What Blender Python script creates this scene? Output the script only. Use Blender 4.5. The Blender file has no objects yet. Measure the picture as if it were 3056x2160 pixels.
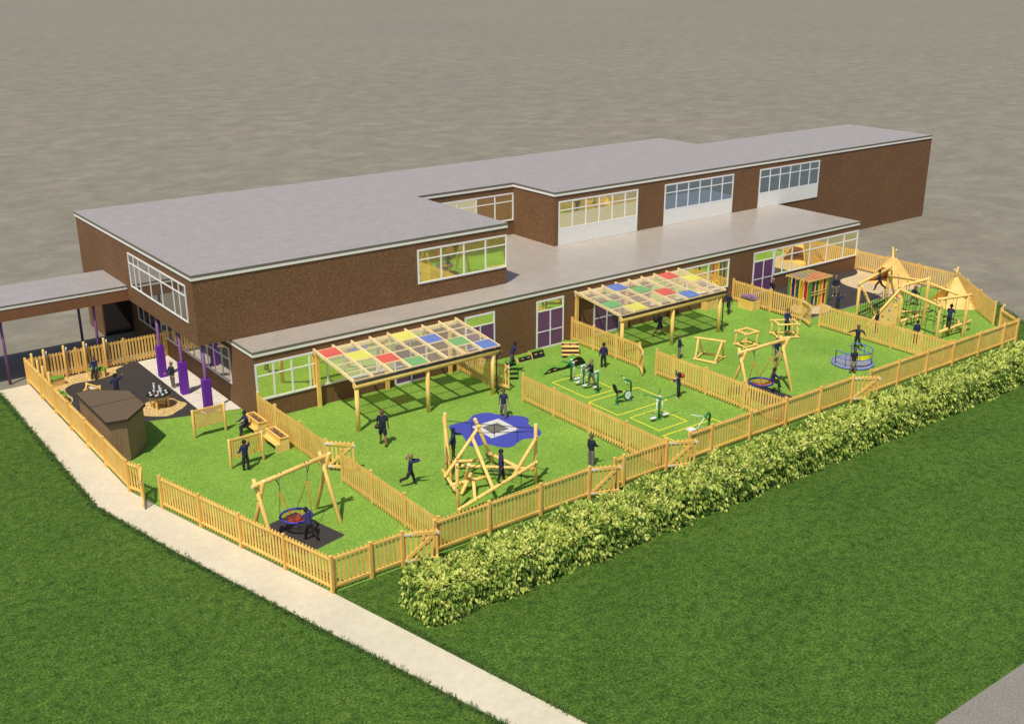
import bpy, bmesh, math, random
from mathutils import Vector, Matrix
random.seed(7)
R = math.radians
sc = bpy.context.scene
COL = sc.collection
V = Vector

# ------------------------------------------------------------------ materials
MATS = {}
def new_mat(name):
    m = bpy.data.materials.new(name); m.use_nodes = True
    MATS[name] = m
    nt = m.node_tree
    return m, nt, nt.nodes, nt.links, nt.nodes['Principled BSDF']

def noise(nt, scale, detail=4, rough=.6, vec=None, dist=0):
    n = nt.nodes.new('ShaderNodeTexNoise'); n.inputs['Scale'].default_value = scale
    n.inputs['Detail'].default_value = detail; n.inputs['Roughness'].default_value = rough
    n.inputs['Distortion'].default_value = dist
    if vec is not None: nt.links.new(vec, n.inputs['Vector'])
    return n

def ramp(nt, fac, stops):
    r = nt.nodes.new('ShaderNodeValToRGB'); e = r.color_ramp.elements
    while len(e) < len(stops): e.new(.5)
    for el, (p, c) in zip(e, stops):
        el.position = p; el.color = (*c, 1)
    nt.links.new(fac, r.inputs['Fac'])
    return r

def mulc(c, k): return tuple(max(0, min(1, x*k)) for x in c)

def mixc(nt, a, b, fac, mode='MIX'):
    m = nt.nodes.new('ShaderNodeMix'); m.data_type = 'RGBA'; m.blend_type = mode
    if isinstance(fac, (int, float)): m.inputs['Factor'].default_value = fac
    else: nt.links.new(fac, m.inputs['Factor'])
    nt.links.new(a, m.inputs[6]); nt.links.new(b, m.inputs[7])
    return m.outputs[2]

def coords(nt, stretch=(1, 1, 1)):
    tc = nt.nodes.new('ShaderNodeTexCoord'); mp = nt.nodes.new('ShaderNodeMapping')
    mp.inputs['Scale'].default_value = stretch
    nt.links.new(tc.outputs['Object'], mp.inputs['Vector'])
    return mp.outputs['Vector']

def geo_pos(nt, stretch=(1, 1, 1)):
    g = nt.nodes.new('ShaderNodeNewGeometry'); mp = nt.nodes.new('ShaderNodeMapping')
    mp.inputs['Scale'].default_value = stretch
    nt.links.new(g.outputs['Position'], mp.inputs['Vector'])
    return mp.outputs['Vector']

def simple(name, col, rough=.6, var=.12, scale=8, metal=0, bump=0, spec=.4, detail=4):
    m, nt, N, L, b = new_mat(name)
    n = noise(nt, scale, detail, .65, coords(nt))
    r = ramp(nt, n.outputs['Fac'], [(.3, mulc(col, 1-var)), (.7, mulc(col, 1+var))])
    L.new(r.outputs['Color'], b.inputs['Base Color'])
    b.inputs['Roughness'].default_value = rough; b.inputs['Metallic'].default_value = metal
    b.inputs['Specular IOR Level'].default_value = spec
    if bump:
        bp = N.new('ShaderNodeBump'); bp.inputs['Strength'].default_value = bump; bp.inputs['Distance'].default_value = .01
        L.new(n.outputs['Fac'], bp.inputs['Height']); L.new(bp.outputs['Normal'], b.inputs['Normal'])
    return m

def wood(name, col, dark, axis=2, sc_=1.0, rough=.65):
    m, nt, N, L, b = new_mat(name)
    st = [14*sc_]*3; st[axis] = 1.1*sc_
    v = coords(nt, tuple(st))
    n1 = noise(nt, 1.6, 5, .6, v, .4)
    n2 = noise(nt, 1.7, 3, .5, coords(nt))
    oi = N.new('ShaderNodeObjectInfo')
    r1 = ramp(nt, n1.outputs['Fac'], [(.3, dark), (.5, mulc(col, .93)), (.72, mulc(col, 1.08))])
    r2 = ramp(nt, n2.outputs['Fac'], [(.32, (.90, .85, .78)), (.62, (1, 1, 1))])
    r3 = ramp(nt, oi.outputs['Random'], [(0, (.9, .88, .84)), (1, (1.0, 1.0, 1.0))])
    c = mixc(nt, r1.outputs['Color'], r2.outputs['Color'], 1, 'MULTIPLY')
    c = mixc(nt, c, r3.outputs['Color'], 1, 'MULTIPLY')
    L.new(c, b.inputs['Base Color']); b.inputs['Roughness'].default_value = rough
    b.inputs['Specular IOR Level'].default_value = .3
    bp = N.new('ShaderNodeBump'); bp.inputs['Strength'].default_value = .25; bp.inputs['Distance'].default_value = .004
    L.new(n1.outputs['Fac'], bp.inputs['Height']); L.new(bp.outputs['Normal'], b.inputs['Normal'])
    return m

WC, WD = (.98, .64, .185), (.86, .49, .11)
wood_z = wood('pine_vertical', WC, WD, 2)
wood_x = wood('pine_lengthwise', WC, WD, 0)
wood_y = wood('pine_crosswise', WC, WD, 1)
log_m = wood('peeled_log', (.98, .67, .21), (.88, .54, .13), 2, .6)
log_end = simple('log_end_grain', (.86, .68, .38), .7, .1, 30)
ply = wood('pine_board', (.97, .68, .25), (.84, .52, .14), 0, .9)
canopy_wood = wood('planed_pine', (.98, .77, .42), (.90, .65, .30), 1, .7)

def grass_mat(name, cols, fine, bumpd, wide, amp=1.0, mid=.28):
    m, nt, N, L, b = new_mat(name)
    p = geo_pos(nt)
    n1 = noise(nt, fine, 3, .75, p)
    n2 = noise(nt, fine*mid, 5, .7, p)
    n3 = noise(nt, wide, 5, .6, p)
    r1 = ramp(nt, n1.outputs['Fac'], [(.33, cols[0]), (.5, cols[1]), (.68, cols[2])])
    r2 = ramp(nt, n2.outputs['Fac'], [(.3, (1-.38*amp, 1-.32*amp, 1-.34*amp)), (.5, (.95, .96, .9)), (.72, (1+.3*amp, 1+.22*amp, 1+.1*amp))])
    r3 = ramp(nt, n3.outputs['Fac'], [(.3, (.82, .86, .84)), (.7, (1.12, 1.1, 1.1))])
    c = mixc(nt, r1.outputs['Color'], r2.outputs['Color'], 1, 'MULTIPLY')
    c = mixc(nt, c, r3.outputs['Color'], 1, 'MULTIPLY')
    L.new(c, b.inputs['Base Color']); b.inputs['Roughness'].default_value = .9
    b.inputs['Specular IOR Level'].default_value = .08
    bp = N.new('ShaderNodeBump'); bp.inputs['Strength'].default_value = .7; bp.inputs['Distance'].default_value = bumpd
    ad = N.new('ShaderNodeMath'); ad.operation = 'ADD'
    L.new(n1.outputs['Fac'], ad.inputs[0]); L.new(n2.outputs['Fac'], ad.inputs[1])
    L.new(ad.outputs[0], bp.inputs['Height']); L.new(bp.outputs['Normal'], b.inputs['Normal'])
    return m
turf_m = grass_mat('artificial_grass', [(.112, .228, .028), (.205, .365, .055), (.325, .48, .11)], 12, .03, .35, .55)
lawn_m = grass_mat('lawn_grass', [(.021, .058, .010), (.064, .130, .021), (.145, .220, .044)], 12, .055, .3, 1.45, .24)

def ground_material():
    m, nt, N, L, b = new_mat('bare_ground')
    a = noise(nt, .24, 10, .74, geo_pos(nt, (1, 1.2, 1)), .35)
    f = noise(nt, .7, 6, .7, geo_pos(nt, (1, 1.6, 1)))
    w = noise(nt, .012, 2, .5, geo_pos(nt))
    r1 = ramp(nt, a.outputs['Fac'], [(.30, (.182, .163, .125)), (.5, (.226, .203, .156)), (.70, (.290, .262, .202))])
    r2 = ramp(nt, f.outputs['Fac'], [(.3, (.9, .9, .9)), (.7, (1.06, 1.06, 1.06))])
    r3 = ramp(nt, w.outputs['Fac'], [(.35, (.96, .98, 1.0)), (.65, (1.03, 1.02, 1.0))])
    c = mixc(nt, r1.outputs['Color'], r2.outputs['Color'], 1, 'MULTIPLY')
    c = mixc(nt, c, r3.outputs['Color'], 1, 'MULTIPLY')
    L.new(c, b.inputs['Base Color']); b.inputs['Roughness'].default_value = .85
    b.inputs['Specular IOR Level'].default_value = .3
    return m
ground_m = ground_material()

def speckle(name, cols, scale, rough=.85, wide=None, bump=.3, spec=.3):
    m, nt, N, L, b = new_mat(name)
    n = noise(nt, scale, 4, .8, geo_pos(nt))
    r = ramp(nt, n.outputs['Fac'], [(.35, cols[0]), (.5, cols[1]), (.65, cols[2])])
    c = r.outputs['Color']
    if wide:
        n2 = noise(nt, wide, 5, .6, geo_pos(nt))
        r2 = ramp(nt, n2.outputs['Fac'], [(.3, (.92, .92, .92)), (.7, (1.05, 1.05, 1.05))])
        c = mixc(nt, c, r2.outputs['Color'], 1, 'MULTIPLY')
    L.new(c, b.inputs['Base Color']); b.inputs['Roughness'].default_value = rough
    b.inputs['Specular IOR Level'].default_value = spec
    bp = N.new('ShaderNodeBump'); bp.inputs['Strength'].default_value = bump; bp.inputs['Distance'].default_value = .01
    L.new(n.outputs['Fac'], bp.inputs['Height']); L.new(bp.outputs['Normal'], b.inputs['Normal'])
    return m
brick_m = speckle('brown_pebbled_wall', [(.13, .064, .028), (.178, .090, .040), (.25, .135, .064)], 9, .85, .5)
black_m = speckle('black_rubber', [(.036, .030, .028), (.046, .039, .036), (.06, .052, .048)], 12, .8, .6, .1)
blue_m = speckle('blue_rubber', [(.045, .055, .31), (.058, .07, .37), (.072, .088, .44)], 12, .8, .6, .1)
path_m = speckle('pale_concrete', [(.58, .515, .375), (.62, .555, .415), (.66, .59, .445)], 3, .85, .45, .05)
pave_m = speckle('cream_paving', [(.62, .56, .48), (.68, .62, .53), (.72, .66, .57)], 5, .8, .5, .05)
grey_m = speckle('grey_asphalt', [(.17, .155, .13), (.23, .21, .18), (.29, .27, .235)], 14, .9, .7, .3)
tan_m = speckle('tan_bound_gravel', [(.42, .31, .18), (.56, .43, .26), (.66, .53, .34)], 12, .9, .7, .2)
chip_m = speckle('wood_chippings', [(.22, .12, .035), (.60, .42, .17), (.82, .63, .32)], 9, .9, .9, 1.0)
yellow_m = simple('yellow_line', (.80, .72, .04), .7, .08, 6)
roof_m = speckle('grey_roof_felt', [(.305, .272, .262), (.335, .302, .292), (.365, .33, .318)], 6, .55, 1.3, .08, .35)
lowroof_m = speckle('pale_roof_felt', [(.375, .328, .283), (.41, .362, .313), (.445, .395, .343)], 6, .3, 1.3, .05, .5)
edge_m = simple('dark_roof_edge', (.16, .148, .11), .7, .08, 3)
white_m = simple('white_fascia', (.84, .82, .76), .5, .04, 3)
frame_m = simple('white_window_frame', (.80, .80, .80), .45, .03, 4)
door_m = simple('purple_door_panel', (.155, .062, .155), .5, .06, 2)
column_m = simple('mauve_column_paint', (.20, .09, .24), .5, .06, 3)
sleeve_m = simple('purple_padding', (.155, .022, .36), .55, .06, 3)
soil_m = simple('soil', (.16, .075, .04), .95, .4, 18, bump=1)
shed_m = wood('shed_cladding', (.33, .225, .135), (.235, .15, .085), 2, .8)
shedroof_m = simple('brown_shed_roof', (.125, .085, .05), .8, .1, 6)
dark_m2 = simple('dark_brown_trim', (.045, .03, .018), .7, .1, 6)
dark_m = simple('near_black', (.014, .014, .015), .5, .1, 6)
bolt_m = simple('black_bolt', (.012, .012, .012), .5, 0, 6)
rope_m = simple('black_rope', (.02, .022, .022), .8, .2, 30)
red_rope = simple('orange_red_rope', (.72, .07, .02), .6, .1, 30)
navyblue = simple('blue_ring_sleeve', (.028, .04, .32), .5, .06, 20)
chain_m = simple('steel_chain', (.55, .55, .58), .35, .1, 40, metal=.7)
green_m = simple('green_steel', (.012, .19, .06), .35, .06, 8)
whitesteel = simple('white_steel', (.78, .77, .76), .35, .04, 8)
plastic_w = simple('white_plastic', (.80, .80, .80), .4, .04, 8)
bluesteel = simple('blue_tube', (.07, .14, .50), .35, .05, 8)
disc_m = simple('grey_disc', (.26, .26, .33), .45, .08, 3)
discrim = simple('pale_blue_rim', (.16, .22, .55), .45, .05, 3)
yellowp = simple('yellow_panel', (.85, .77, .02), .45, .04, 3)
tramp_m = speckle('trampoline_mesh', [(.07, .065, .055), (.14, .13, .115), (.26, .245, .22)], 22, .8, None, .2)
tramp_e = simple('pale_tile_surround', (.60, .59, .57), .7, .06, 6)
gtop_m = simple('green_turf_top', (.13, .29, .03), .9, .3, 18, bump=.6)
skinL = simple('pale_skin', (.55, .30, .20), .6, .06, 20)
skinD = simple('dark_skin', (.095, .042, .024), .6, .08, 20)
skinM = simple('brown_skin', (.28, .13, .075), .6, .08, 20)
navy = simple('navy_cloth', (.018, .023, .08), .85, .25, 14, bump=.5)
navy2 = simple('dark_navy_cloth', (.014, .019, .042), .85, .25, 14, bump=.5)
indigo = simple('indigo_coat', (.030, .022, .095), .85, .25, 14, bump=.5)
charcoal = simple('charcoal_cloth', (.024, .023, .023), .85, .25, 14, bump=.5)
greycl = simple('grey_cloth', (.17, .15, .135), .85, .3, 14, bump=.5)
camo = speckle('camouflage_cloth', [(.05, .055, .03), (.20, .18, .12), (.42, .39, .30)], 16, .9, None, .2)
shoe_b = simple('black_shoe', (.015, .014, .014), .6, .1, 20)
shoe_w = simple('white_shoe', (.70, .68, .66), .6, .1, 20)
hairB = simple('black_hair', (.012, .009, .008), .7, .2, 40)
hairR = simple('brown_hair', (.12, .06, .035), .7, .25, 40)
hairL = simple('light_brown_hair', (.24, .14, .085), .7, .25, 40)
ball_m = simple('orange_ball', (.42, .06, .025), .6, .08, 20)
lav_m = simple('lavender_bloom', (.42, .25, .42), .9, .3, 30)
leafg_m = simple('green_leaf', (.09, .2, .03), .7, .2, 20)
petal_m = simple('yellow_petal', (.85, .62, .02), .6, .1, 20)
twig_m = simple('hedge_twig', (.13, .085, .05), .9, .3, 20)
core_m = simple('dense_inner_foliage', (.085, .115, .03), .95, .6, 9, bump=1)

def glass_mat(name, tint, rough=.02):
    m, nt, N, L, b = new_mat(name)
    n = noise(nt, .35, 2, .5, geo_pos(nt))
    b.inputs['Base Color'].default_value = (*tint, 1)
    b.inputs['Metallic'].default_value = .92; b.inputs['Roughness'].default_value = rough
    bp = N.new('ShaderNodeBump'); bp.inputs['Strength'].default_value = .05; bp.inputs['Distance'].default_value = .1
    L.new(n.outputs['Fac'], bp.inputs['Height']); L.new(bp.outputs['Normal'], b.inputs['Normal'])
    return m
glass_m = glass_mat('mirror_glazing', (1.0, .95, .60), .04)
glass_d = glass_mat('grey_mirror_glazing', (.50, .47, .41), .04)
dark_m3 = simple('recess_shade_colour', (.028, .02, .019), .7, .1, 3)  # near-black that puts the recess shade into colour
glass_b = glass_mat('blue_mirror_glazing', (.34, .44, .55), .05)

def sheet(name, col, alpha, rough=.15):
    m, nt, N, L, b = new_mat(name)
    b.inputs['Base Color'].default_value = (*col, 1); b.inputs['Roughness'].default_value = rough
    t = N.new('ShaderNodeBsdfTransparent'); mx = N.new('ShaderNodeMixShader')
    t.inputs['Color'].default_value = (*([1, 1, 1] if alpha < .5 else [.35+.65*c for c in col]), 1)
    mx.inputs['Fac'].default_value = alpha
    out = N['Material Output']
    L.new(t.outputs[0], mx.inputs[1]); L.new(b.outputs[0], mx.inputs[2]); L.new(mx.outputs[0], out.inputs['Surface'])
    return m
clear_s = sheet('clear_polycarbonate', (1, .86, .66), .10, .4)
milky_s = sheet('milky_polycarbonate', (1, .80, .58), .16, .5)
S_RED = sheet('red_polycarbonate', (.88, .20, .16), .54, .4)
S_YEL = sheet('yellow_polycarbonate', (.92, .88, .22), .54, .4)
S_GRN = sheet('green_polycarbonate', (.32, .62, .26), .54, .4)
S_BLU = sheet('blue_polycarbonate', (.24, .34, .74), .54, .4)
S_PUR = sheet('purple_perspex', (.06, .02, .20), .85, .2)
S_DGR = sheet('dark_green_perspex', (.01, .15, .05), .85, .2)
S_ORY = sheet('amber_perspex', (.75, .48, .03), .8, .2)
S_DRD = sheet('crimson_perspex', (.45, .02, .02), .9, .6)
S_DBL = sheet('dark_blue_perspex', (.02, .07, .15), .92, .6)
S_JAR = sheet('clear_tub_plastic', (.6, .72, .78), .5, .1)

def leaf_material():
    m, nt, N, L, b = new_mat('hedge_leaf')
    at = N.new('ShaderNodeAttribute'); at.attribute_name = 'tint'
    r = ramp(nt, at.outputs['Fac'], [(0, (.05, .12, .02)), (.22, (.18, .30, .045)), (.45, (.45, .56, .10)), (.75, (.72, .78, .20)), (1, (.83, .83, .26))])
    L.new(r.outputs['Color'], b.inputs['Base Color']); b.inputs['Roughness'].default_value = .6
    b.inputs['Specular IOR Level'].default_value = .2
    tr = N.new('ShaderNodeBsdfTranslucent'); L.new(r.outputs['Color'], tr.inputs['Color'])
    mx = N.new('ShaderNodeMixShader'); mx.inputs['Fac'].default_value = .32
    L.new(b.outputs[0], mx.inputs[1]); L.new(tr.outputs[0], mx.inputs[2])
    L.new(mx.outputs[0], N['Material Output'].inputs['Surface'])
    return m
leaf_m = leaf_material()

# ------------------------------------------------------------------ mesh helpers
class MB:
    def __init__(s): s.v = []; s.f = []; s.mi = []; s.sm = []
    def add(s, vs, fs, mi=0, smooth=False):
        o = len(s.v); s.v += [tuple(v) for v in vs]
        for f in fs: s.f.append(tuple(i+o for i in f)); s.mi.append(mi); s.sm.append(smooth)
        return s
    def box(s, x0, x1, y0, y1, z0, z1, mi=0):
        if x0 > x1: x0, x1 = x1, x0
        if y0 > y1: y0, y1 = y1, y0
        vs = [(x, y, z) for z in (z0, z1) for y in (y0, y1) for x in (x0, x1)]
        return s.add(vs, [(0, 2, 3, 1), (4, 5, 7, 6), (0, 1, 5, 4), (2, 6, 7, 3), (0, 4, 6, 2), (1, 3, 7, 5)], mi)
    def bar(s, a, b, w, h, mi=0, up=(0, 0, 1)):
        a, b = V(a), V(b); d = (b-a).normalized(); u = V(up)
        if abs(d.dot(u)) > .98: u = V((1, 0, 0))
        r = d.cross(u).normalized(); u = r.cross(d).normalized()
        vs = [p + r*w/2*i + u*h/2*j for p in (a, b) for (i, j) in ((-1, -1), (1, -1), (1, 1), (-1, 1))]
        return s.add(vs, [(0, 3, 2, 1), (4, 5, 6, 7), (0, 1, 5, 4), (1, 2, 6, 5), (2, 3, 7, 6), (3, 0, 4, 7)], mi)
    def cyl(s, a, b, r0, r1=None, n=12, mi=0, cap=None, bev=.12):
        if r1 is None: r1 = r0
        a, b = V(a), V(b); d = (b-a); L = d.length; d.normalize()
        u = V((0, 0, 1)) if abs(d.z) < .9 else V((1, 0, 0))
        x = d.cross(u).normalized(); y = d.cross(x).normalized()
        vs = []; rings = []
        e = min(r0*bev*2, L*.2)
        prof = [(0, r0*.86), (e, r0), (L-e, r1), (L, r1*.86)]
        for t, r in prof:
            for k in range(n):
                an = 2*math.pi*k/n
                vs.append(a + d*t + x*r*math.cos(an) + y*r*math.sin(an))
        fs = []
        for q in range(3):
            for k in range(n):
                k2 = (k+1) % n
                fs.append((q*n+k, q*n+k2, (q+1)*n+k2, (q+1)*n+k))
        s.add(vs, fs, mi, True)
        o = len(s.v)-len(vs)
        c = mi if cap is None else cap
        s.f.append(tuple(o+k for k in reversed(range(n)))); s.mi.append(c); s.sm.append(False)
        s.f.append(tuple(o+3*n+k for k in range(n))); s.mi.append(c); s.sm.append(False)
        return s
    def tube(s, pts, r, n=8, mi=0, closed=False):
        P = [V(p) for p in pts]; vs = []; fs = []; m = len(P)
        prev = None
        for i, p in enumerate(P):
            if closed: t = (P[(i+1) % m]-P[i-1]).normalized()
            else: t = (P[min(i+1, m-1)]-P[max(i-1, 0)]).normalized()
            if prev is None:
                u = V((0, 0, 1)) if abs(t.z) < .9 else V((1, 0, 0)); x = t.cross(u).normalized()
            else:
                x = (prev - t*prev.dot(t)).normalized()
            prev = x; y = t.cross(x)
            for k in range(n):
                an = 2*math.pi*k/n; vs.append(p + x*r*math.cos(an)+y*r*math.sin(an))
        for i in range(m if closed else m-1):
            j = (i+1) % m
            for k in range(n):
                k2 = (k+1) % n; fs.append((i*n+k, i*n+k2, j*n+k2, j*n+k))
        if not closed:
            fs.append(tuple(reversed(range(n)))); fs.append(tuple((m-1)*n+k for k in range(n)))
        return s.add(vs, fs, mi, True)
    def ell(s, c, rx, ry, rz, n=12, m=8, mi=0, M=None):
        vs = []; fs = []
        for i in range(m+1):
            th = math.pi*i/m
            for k in range(n):
                ph = 2*math.pi*k/n
                p = V((rx*math.sin(th)*math.cos(ph), ry*math.sin(th)*math.sin(ph), rz*math.cos(th)))
                if M is not None: p = M @ p
                vs.append(V(c)+p)
        for i in range(m):
            for k in range(n):
                k2 = (k+1) % n; fs.append((i*n+k, (i+1)*n+k, (i+1)*n+k2, i*n+k2))
        return s.add(vs, fs, mi, True)
    def prism(s, poly, z0, z1, mi=0, top=None, side=None):
        n = len(poly)
        A = sum(poly[i][0]*poly[(i+1) % n][1]-poly[(i+1) % n][0]*poly[i][1] for i in range(n))
        if A < 0: poly = poly[::-1]
        vs = [(x, y, z0) for x, y in poly]+[(x, y, z1) for x, y in poly]
        o = len(s.v); s.v += vs
        for i in range(n):
            j = (i+1) % n; s.f.append((o+i, o+j, o+n+j, o+n+i)); s.mi.append(mi if side is None else side); s.sm.append(False)
        s.f.append(tuple(o+i for i in reversed(range(n)))); s.mi.append(mi); s.sm.append(False)
        s.f.append(tuple(o+n+i for i in range(n))); s.mi.append(mi if top is None else top); s.sm.append(False)
        return s
    def build(s, name, mats, parent=None, world=True):
        me = bpy.data.meshes.new(name)
        vs = s.v
        if parent is not None and world:
            w = parent_world(parent); wi = w.inverted()
            if wi != Matrix.Identity(4): vs = [tuple(wi @ V(v)) for v in vs]
        me.from_pydata(vs, [], s.f)
        if not isinstance(mats, (list, tuple)): mats = [mats]
        for m in mats: me.materials.append(m)
        me.polygons.foreach_set('material_index', s.mi)
        me.polygons.foreach_set('use_smooth', s.sm)
        me.validate(); me.update()
        o = bpy.data.objects.new(name, me); COL.objects.link(o)
        if parent is not None: o.parent = parent
        return o

WORLD = {}
def parent_world(o): return WORLD.get(o.name, Matrix.Identity(4)) if o.parent is None else parent_world(o.parent)

def thing(name, label, cat, loc=(0, 0, 0), rz=0, group=None):
    o = bpy.data.objects.new(name, None); COL.objects.link(o)
    o.empty_display_size = .3
    o.location = loc; o.rotation_euler = (0, 0, rz); o['label'] = label; o['category'] = cat
    if group: o['group'] = group
    WORLD[o.name] = Matrix.Translation(V(loc)) @ Matrix.Rotation(rz, 4, 'Z')
    return o
def tag(o, label, cat, group=None):
    o['label'] = label; o['category'] = cat
    if group: o['group'] = group
    return o
def struct(o, label=None):
    o['kind'] = 'structure'
    if label: o['label'] = label
    return o
def children_map():
    d = {}
    for o in bpy.data.objects:
        if o.parent: d.setdefault(o.parent.name, []).append(o)
    return d
def dup(root, loc, rz, label, group=None):
    cm = children_map()
    r = root.copy(); COL.objects.link(r); r.location = loc; r.rotation_euler = (0, 0, rz); r['label'] = label
    if group: r['group'] = group
    def rec(src, dst):
        for ch in cm.get(src.name, []):
            c = ch.copy(); COL.objects.link(c); c.parent = dst; rec(ch, c)
    rec(root, r)
    return r
def flat(name, poly, z, m, label=None, kind='structure', thick=None):
    mb = MB()
    n = len(poly)
    A = sum(poly[i][0]*poly[(i+1) % n][1]-poly[(i+1) % n][0]*poly[i][1] for i in range(n))
    if A < 0: poly = poly[::-1]
    mb.add([(x, y, z) for x, y in poly], [tuple(range(n))])
    o = mb.build(name, m)
    if kind: o['kind'] = kind
    if label: o['label'] = label
    return o
def smooth_poly(P, k=4):
    out = []; n = len(P)
    for i in range(n):
        p0, p1, p2, p3 = (V((*P[(i+j) % n], 0)) for j in (-1, 0, 1, 2))
        for t in range(k):
            u = t/k
            q = .5*((2*p1)+(-p0+p2)*u+(2*p0-5*p1+4*p2-p3)*u*u+(-p0+3*p1-3*p2+p3)*u**3)
            out.append((q.x, q.y))
    return out
def lerp(a, b, t): return V(a)*(1-t)+V(b)*t

# ------------------------------------------------------------------ setting
g = MB(); g.add([(-900, -500, -.012), (1500, -500, -.012), (1500, 2500, -.012), (-900, 2500, -.012)], [(0, 1, 2, 3)])
struct(g.build('ground', ground_m), 'bare khaki ground stretching away behind the school building')
flat('pavement', [(-60, -32.17), (90, -32.17), (90, -60), (-60, -60)], -.004, grey_m, 'grey asphalt pavement in the bottom right corner')
flat('lawn', [(-60, -32.17), (29.0, -32.17), (45.9, -10.7), (46.3, -10.2), (46.0, -7.0), (40, -2), (-3, -2), (-8.88, 11.6), (-60, 11.6)], -.004, lawn_m,
     'dark green lawn in front of the fenced play areas')
flat('path', [(-8.9, 11.68), (-7.4, 11.68), (-7.38, -3.7), (-6.93, -5.75), (-4.42, -15.74), (-1.1, -30), (-.6, -32.17), (-2.35, -32.17), (-3.84, -24.8), (-7.7, -9.8), (-8.88, -4.3), (-8.88, 4.0)], .002, path_m,
     'pale concrete path running past the left end of the fence')
flat('artificial_grass', [(-7.36, 4.03), (-7.34, -3.7), (-6.88, -5.8), (-4.40, -15.66), (39.45, -15.66), (41.4, -13.3), (45.72, -8.1), (45.72, -.02), (-.02, -.02), (-.02, 1.9)], .001, turf_m,
     'bright green artificial grass inside the picket fences')
flat('black_surfacing', [(-7.36, 11.66), (-7.36, 4.03), (-.02, 1.9), (-.02, 11.66)], .005, black_m, 'black rubber surfacing beside the brown storage shed')
pv = MB()
ys = [2.4 + i*.93 for i in range(11)]
pl_ = [(-1.75, 2.40), (-.03, 1.91)]
for i in range(10):
    y0 = ys[i]; y1 = ys[i+1]-.012
    if i == 0: pv.add([(-1.75, 2.41, .011), (-.885, 2.16, .011), (-.885, y1, .011), (-1.75, y1, .011)], [(0, 1, 2, 3)]); pv.add([(-.87, 2.155, .011), (-.03, 1.915, .011), (-.03, y1, .011), (-.87, y1, .011)], [(0, 1, 2, 3)])
    else:
        y1 = min(y1, 11.66)
        pv.add([(-1.75, y0, .011), (-.885, y0, .011), (-.885, y1, .011), (-1.75, y1, .011)], [(0, 1, 2, 3)])
        pv.add([(-.87, y0, .011), (-.03, y0, .011), (-.03, y1, .011), (-.87, y1, .011)], [(0, 1, 2, 3)])
struct(pv.build('paving_slabs', pave_m), 'cream paving slabs under the overhanging upper storey')
chips = smooth_poly([(-7.33, 11.6), (-5.0, 11.62), (-2.65, 11.6), (-3.12, 11.13), (-3.28, 10.6), (-3.9, 10.32), (-4.7, 10.27), (-5.46, 10.35), (-5.95, 10.07), (-6.18, 9.6), (-6.22, 8.84), (-6.18, 8.35), (-6.42, 7.7), (-7.0, 7.2), (-7.33, 6.75), (-7.33, 9.2)], 4)
flat('wood_chippings', [(max(x, -7.34), min(y, 11.64)) for x, y in chips], .010, chip_m, 'wood chippings in the far left corner of the play area')
flat('wood_chippings', smooth_poly([(-3.51, 5.47), (-3.04, 5.55), (-2.6, 5.35), (-2.23, 5.33), (-2.1, 4.75), (-1.9, 4.19), (-2.3, 3.7), (-2.63, 3.5), (-3.06, 3.2), (-3.47, 3.28), (-4.06, 3.8), (-4.3, 4.4), (-4.1, 5.1)], 4), .010, chip_m, 'patch of wood chippings under the round water table')
flat('black_surfacing', [(32.95, -5.55), (45.7, -5.55), (45.7, -.02), (32.95, -.02)], .005, black_m, 'black rubber surfacing by the far right end of the building')
flat('kerb_strip', [(32.95, -5.66), (45.7, -5.66), (45.7, -5.55), (32.95, -5.55)], .006, grey_m, 'thin grey edging between black surfacing and grass')
flat('tan_surfacing', smooth_poly([(45.65, -.3), (45.1, -.75), (44.37, -1.1), (43.3, -1.15), (42.45, -1.3), (41.8, -2.0), (41.55, -3.2), (41.5, -4.3), (41.37, -5.15), (41.2, -5.5)], 3)[:-3]+[(45.68, -5.53)], .010, tan_m, 'curving tan surfacing below the wooden tent')
flat('tan_surfacing', smooth_poly([(34.5, -5.0), (35.3, -5.45), (36.4, -5.2), (36.9, -4.5), (36.6, -3.2), (35, -3.2), (34.0, -4.2)], 4), .010, tan_m, 'small tan surfacing under the coloured sensory hut')
flat('rubber_mat', [(-2.12, -12.33), (-2.78, -9.5), (-4.72, -9.95), (-4.07, -12.78)], .006, black_m, 'black rubber mat under the nearer basket swing')
flat('rubber_mat', [(22.66, -13.4), (22.66, -10.75), (20.7, -10.75), (20.7, -13.4)], .006, black_m, 'black rubber mat under the farther basket swing')
flat('blue_surfacing', smooth_poly([(6.78, -6.11), (7.14, -5.97), (7.8, -6.06), (8.11, -5.93), (8.54, -5.65), (8.98, -5.68), (9.32, -5.87), (9.5, -6.26), (9.86, -6.72), (10.28, -7.1), (10.37, -7.54), (10.18, -7.87), (9.98, -8.07), (9.91, -8.49), (9.97, -8.89), (9.78, -9.31), (9.38, -9.57), (9.1, -9.52), (8.73, -9.36), (8.27, -9.49), (7.84, -9.71), (7.55, -9.62), (7.28, -9.28), (7.12, -8.89), (6.79, -8.75), (6.47, -8.72), (6.34, -8.46), (6.43, -8.09), (6.64, -7.6), (6.73, -7.21), (6.6, -6.77)], 3), .006, blue_m, 'wavy blue rubber patch around the trampoline')
yl = MB()
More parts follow.
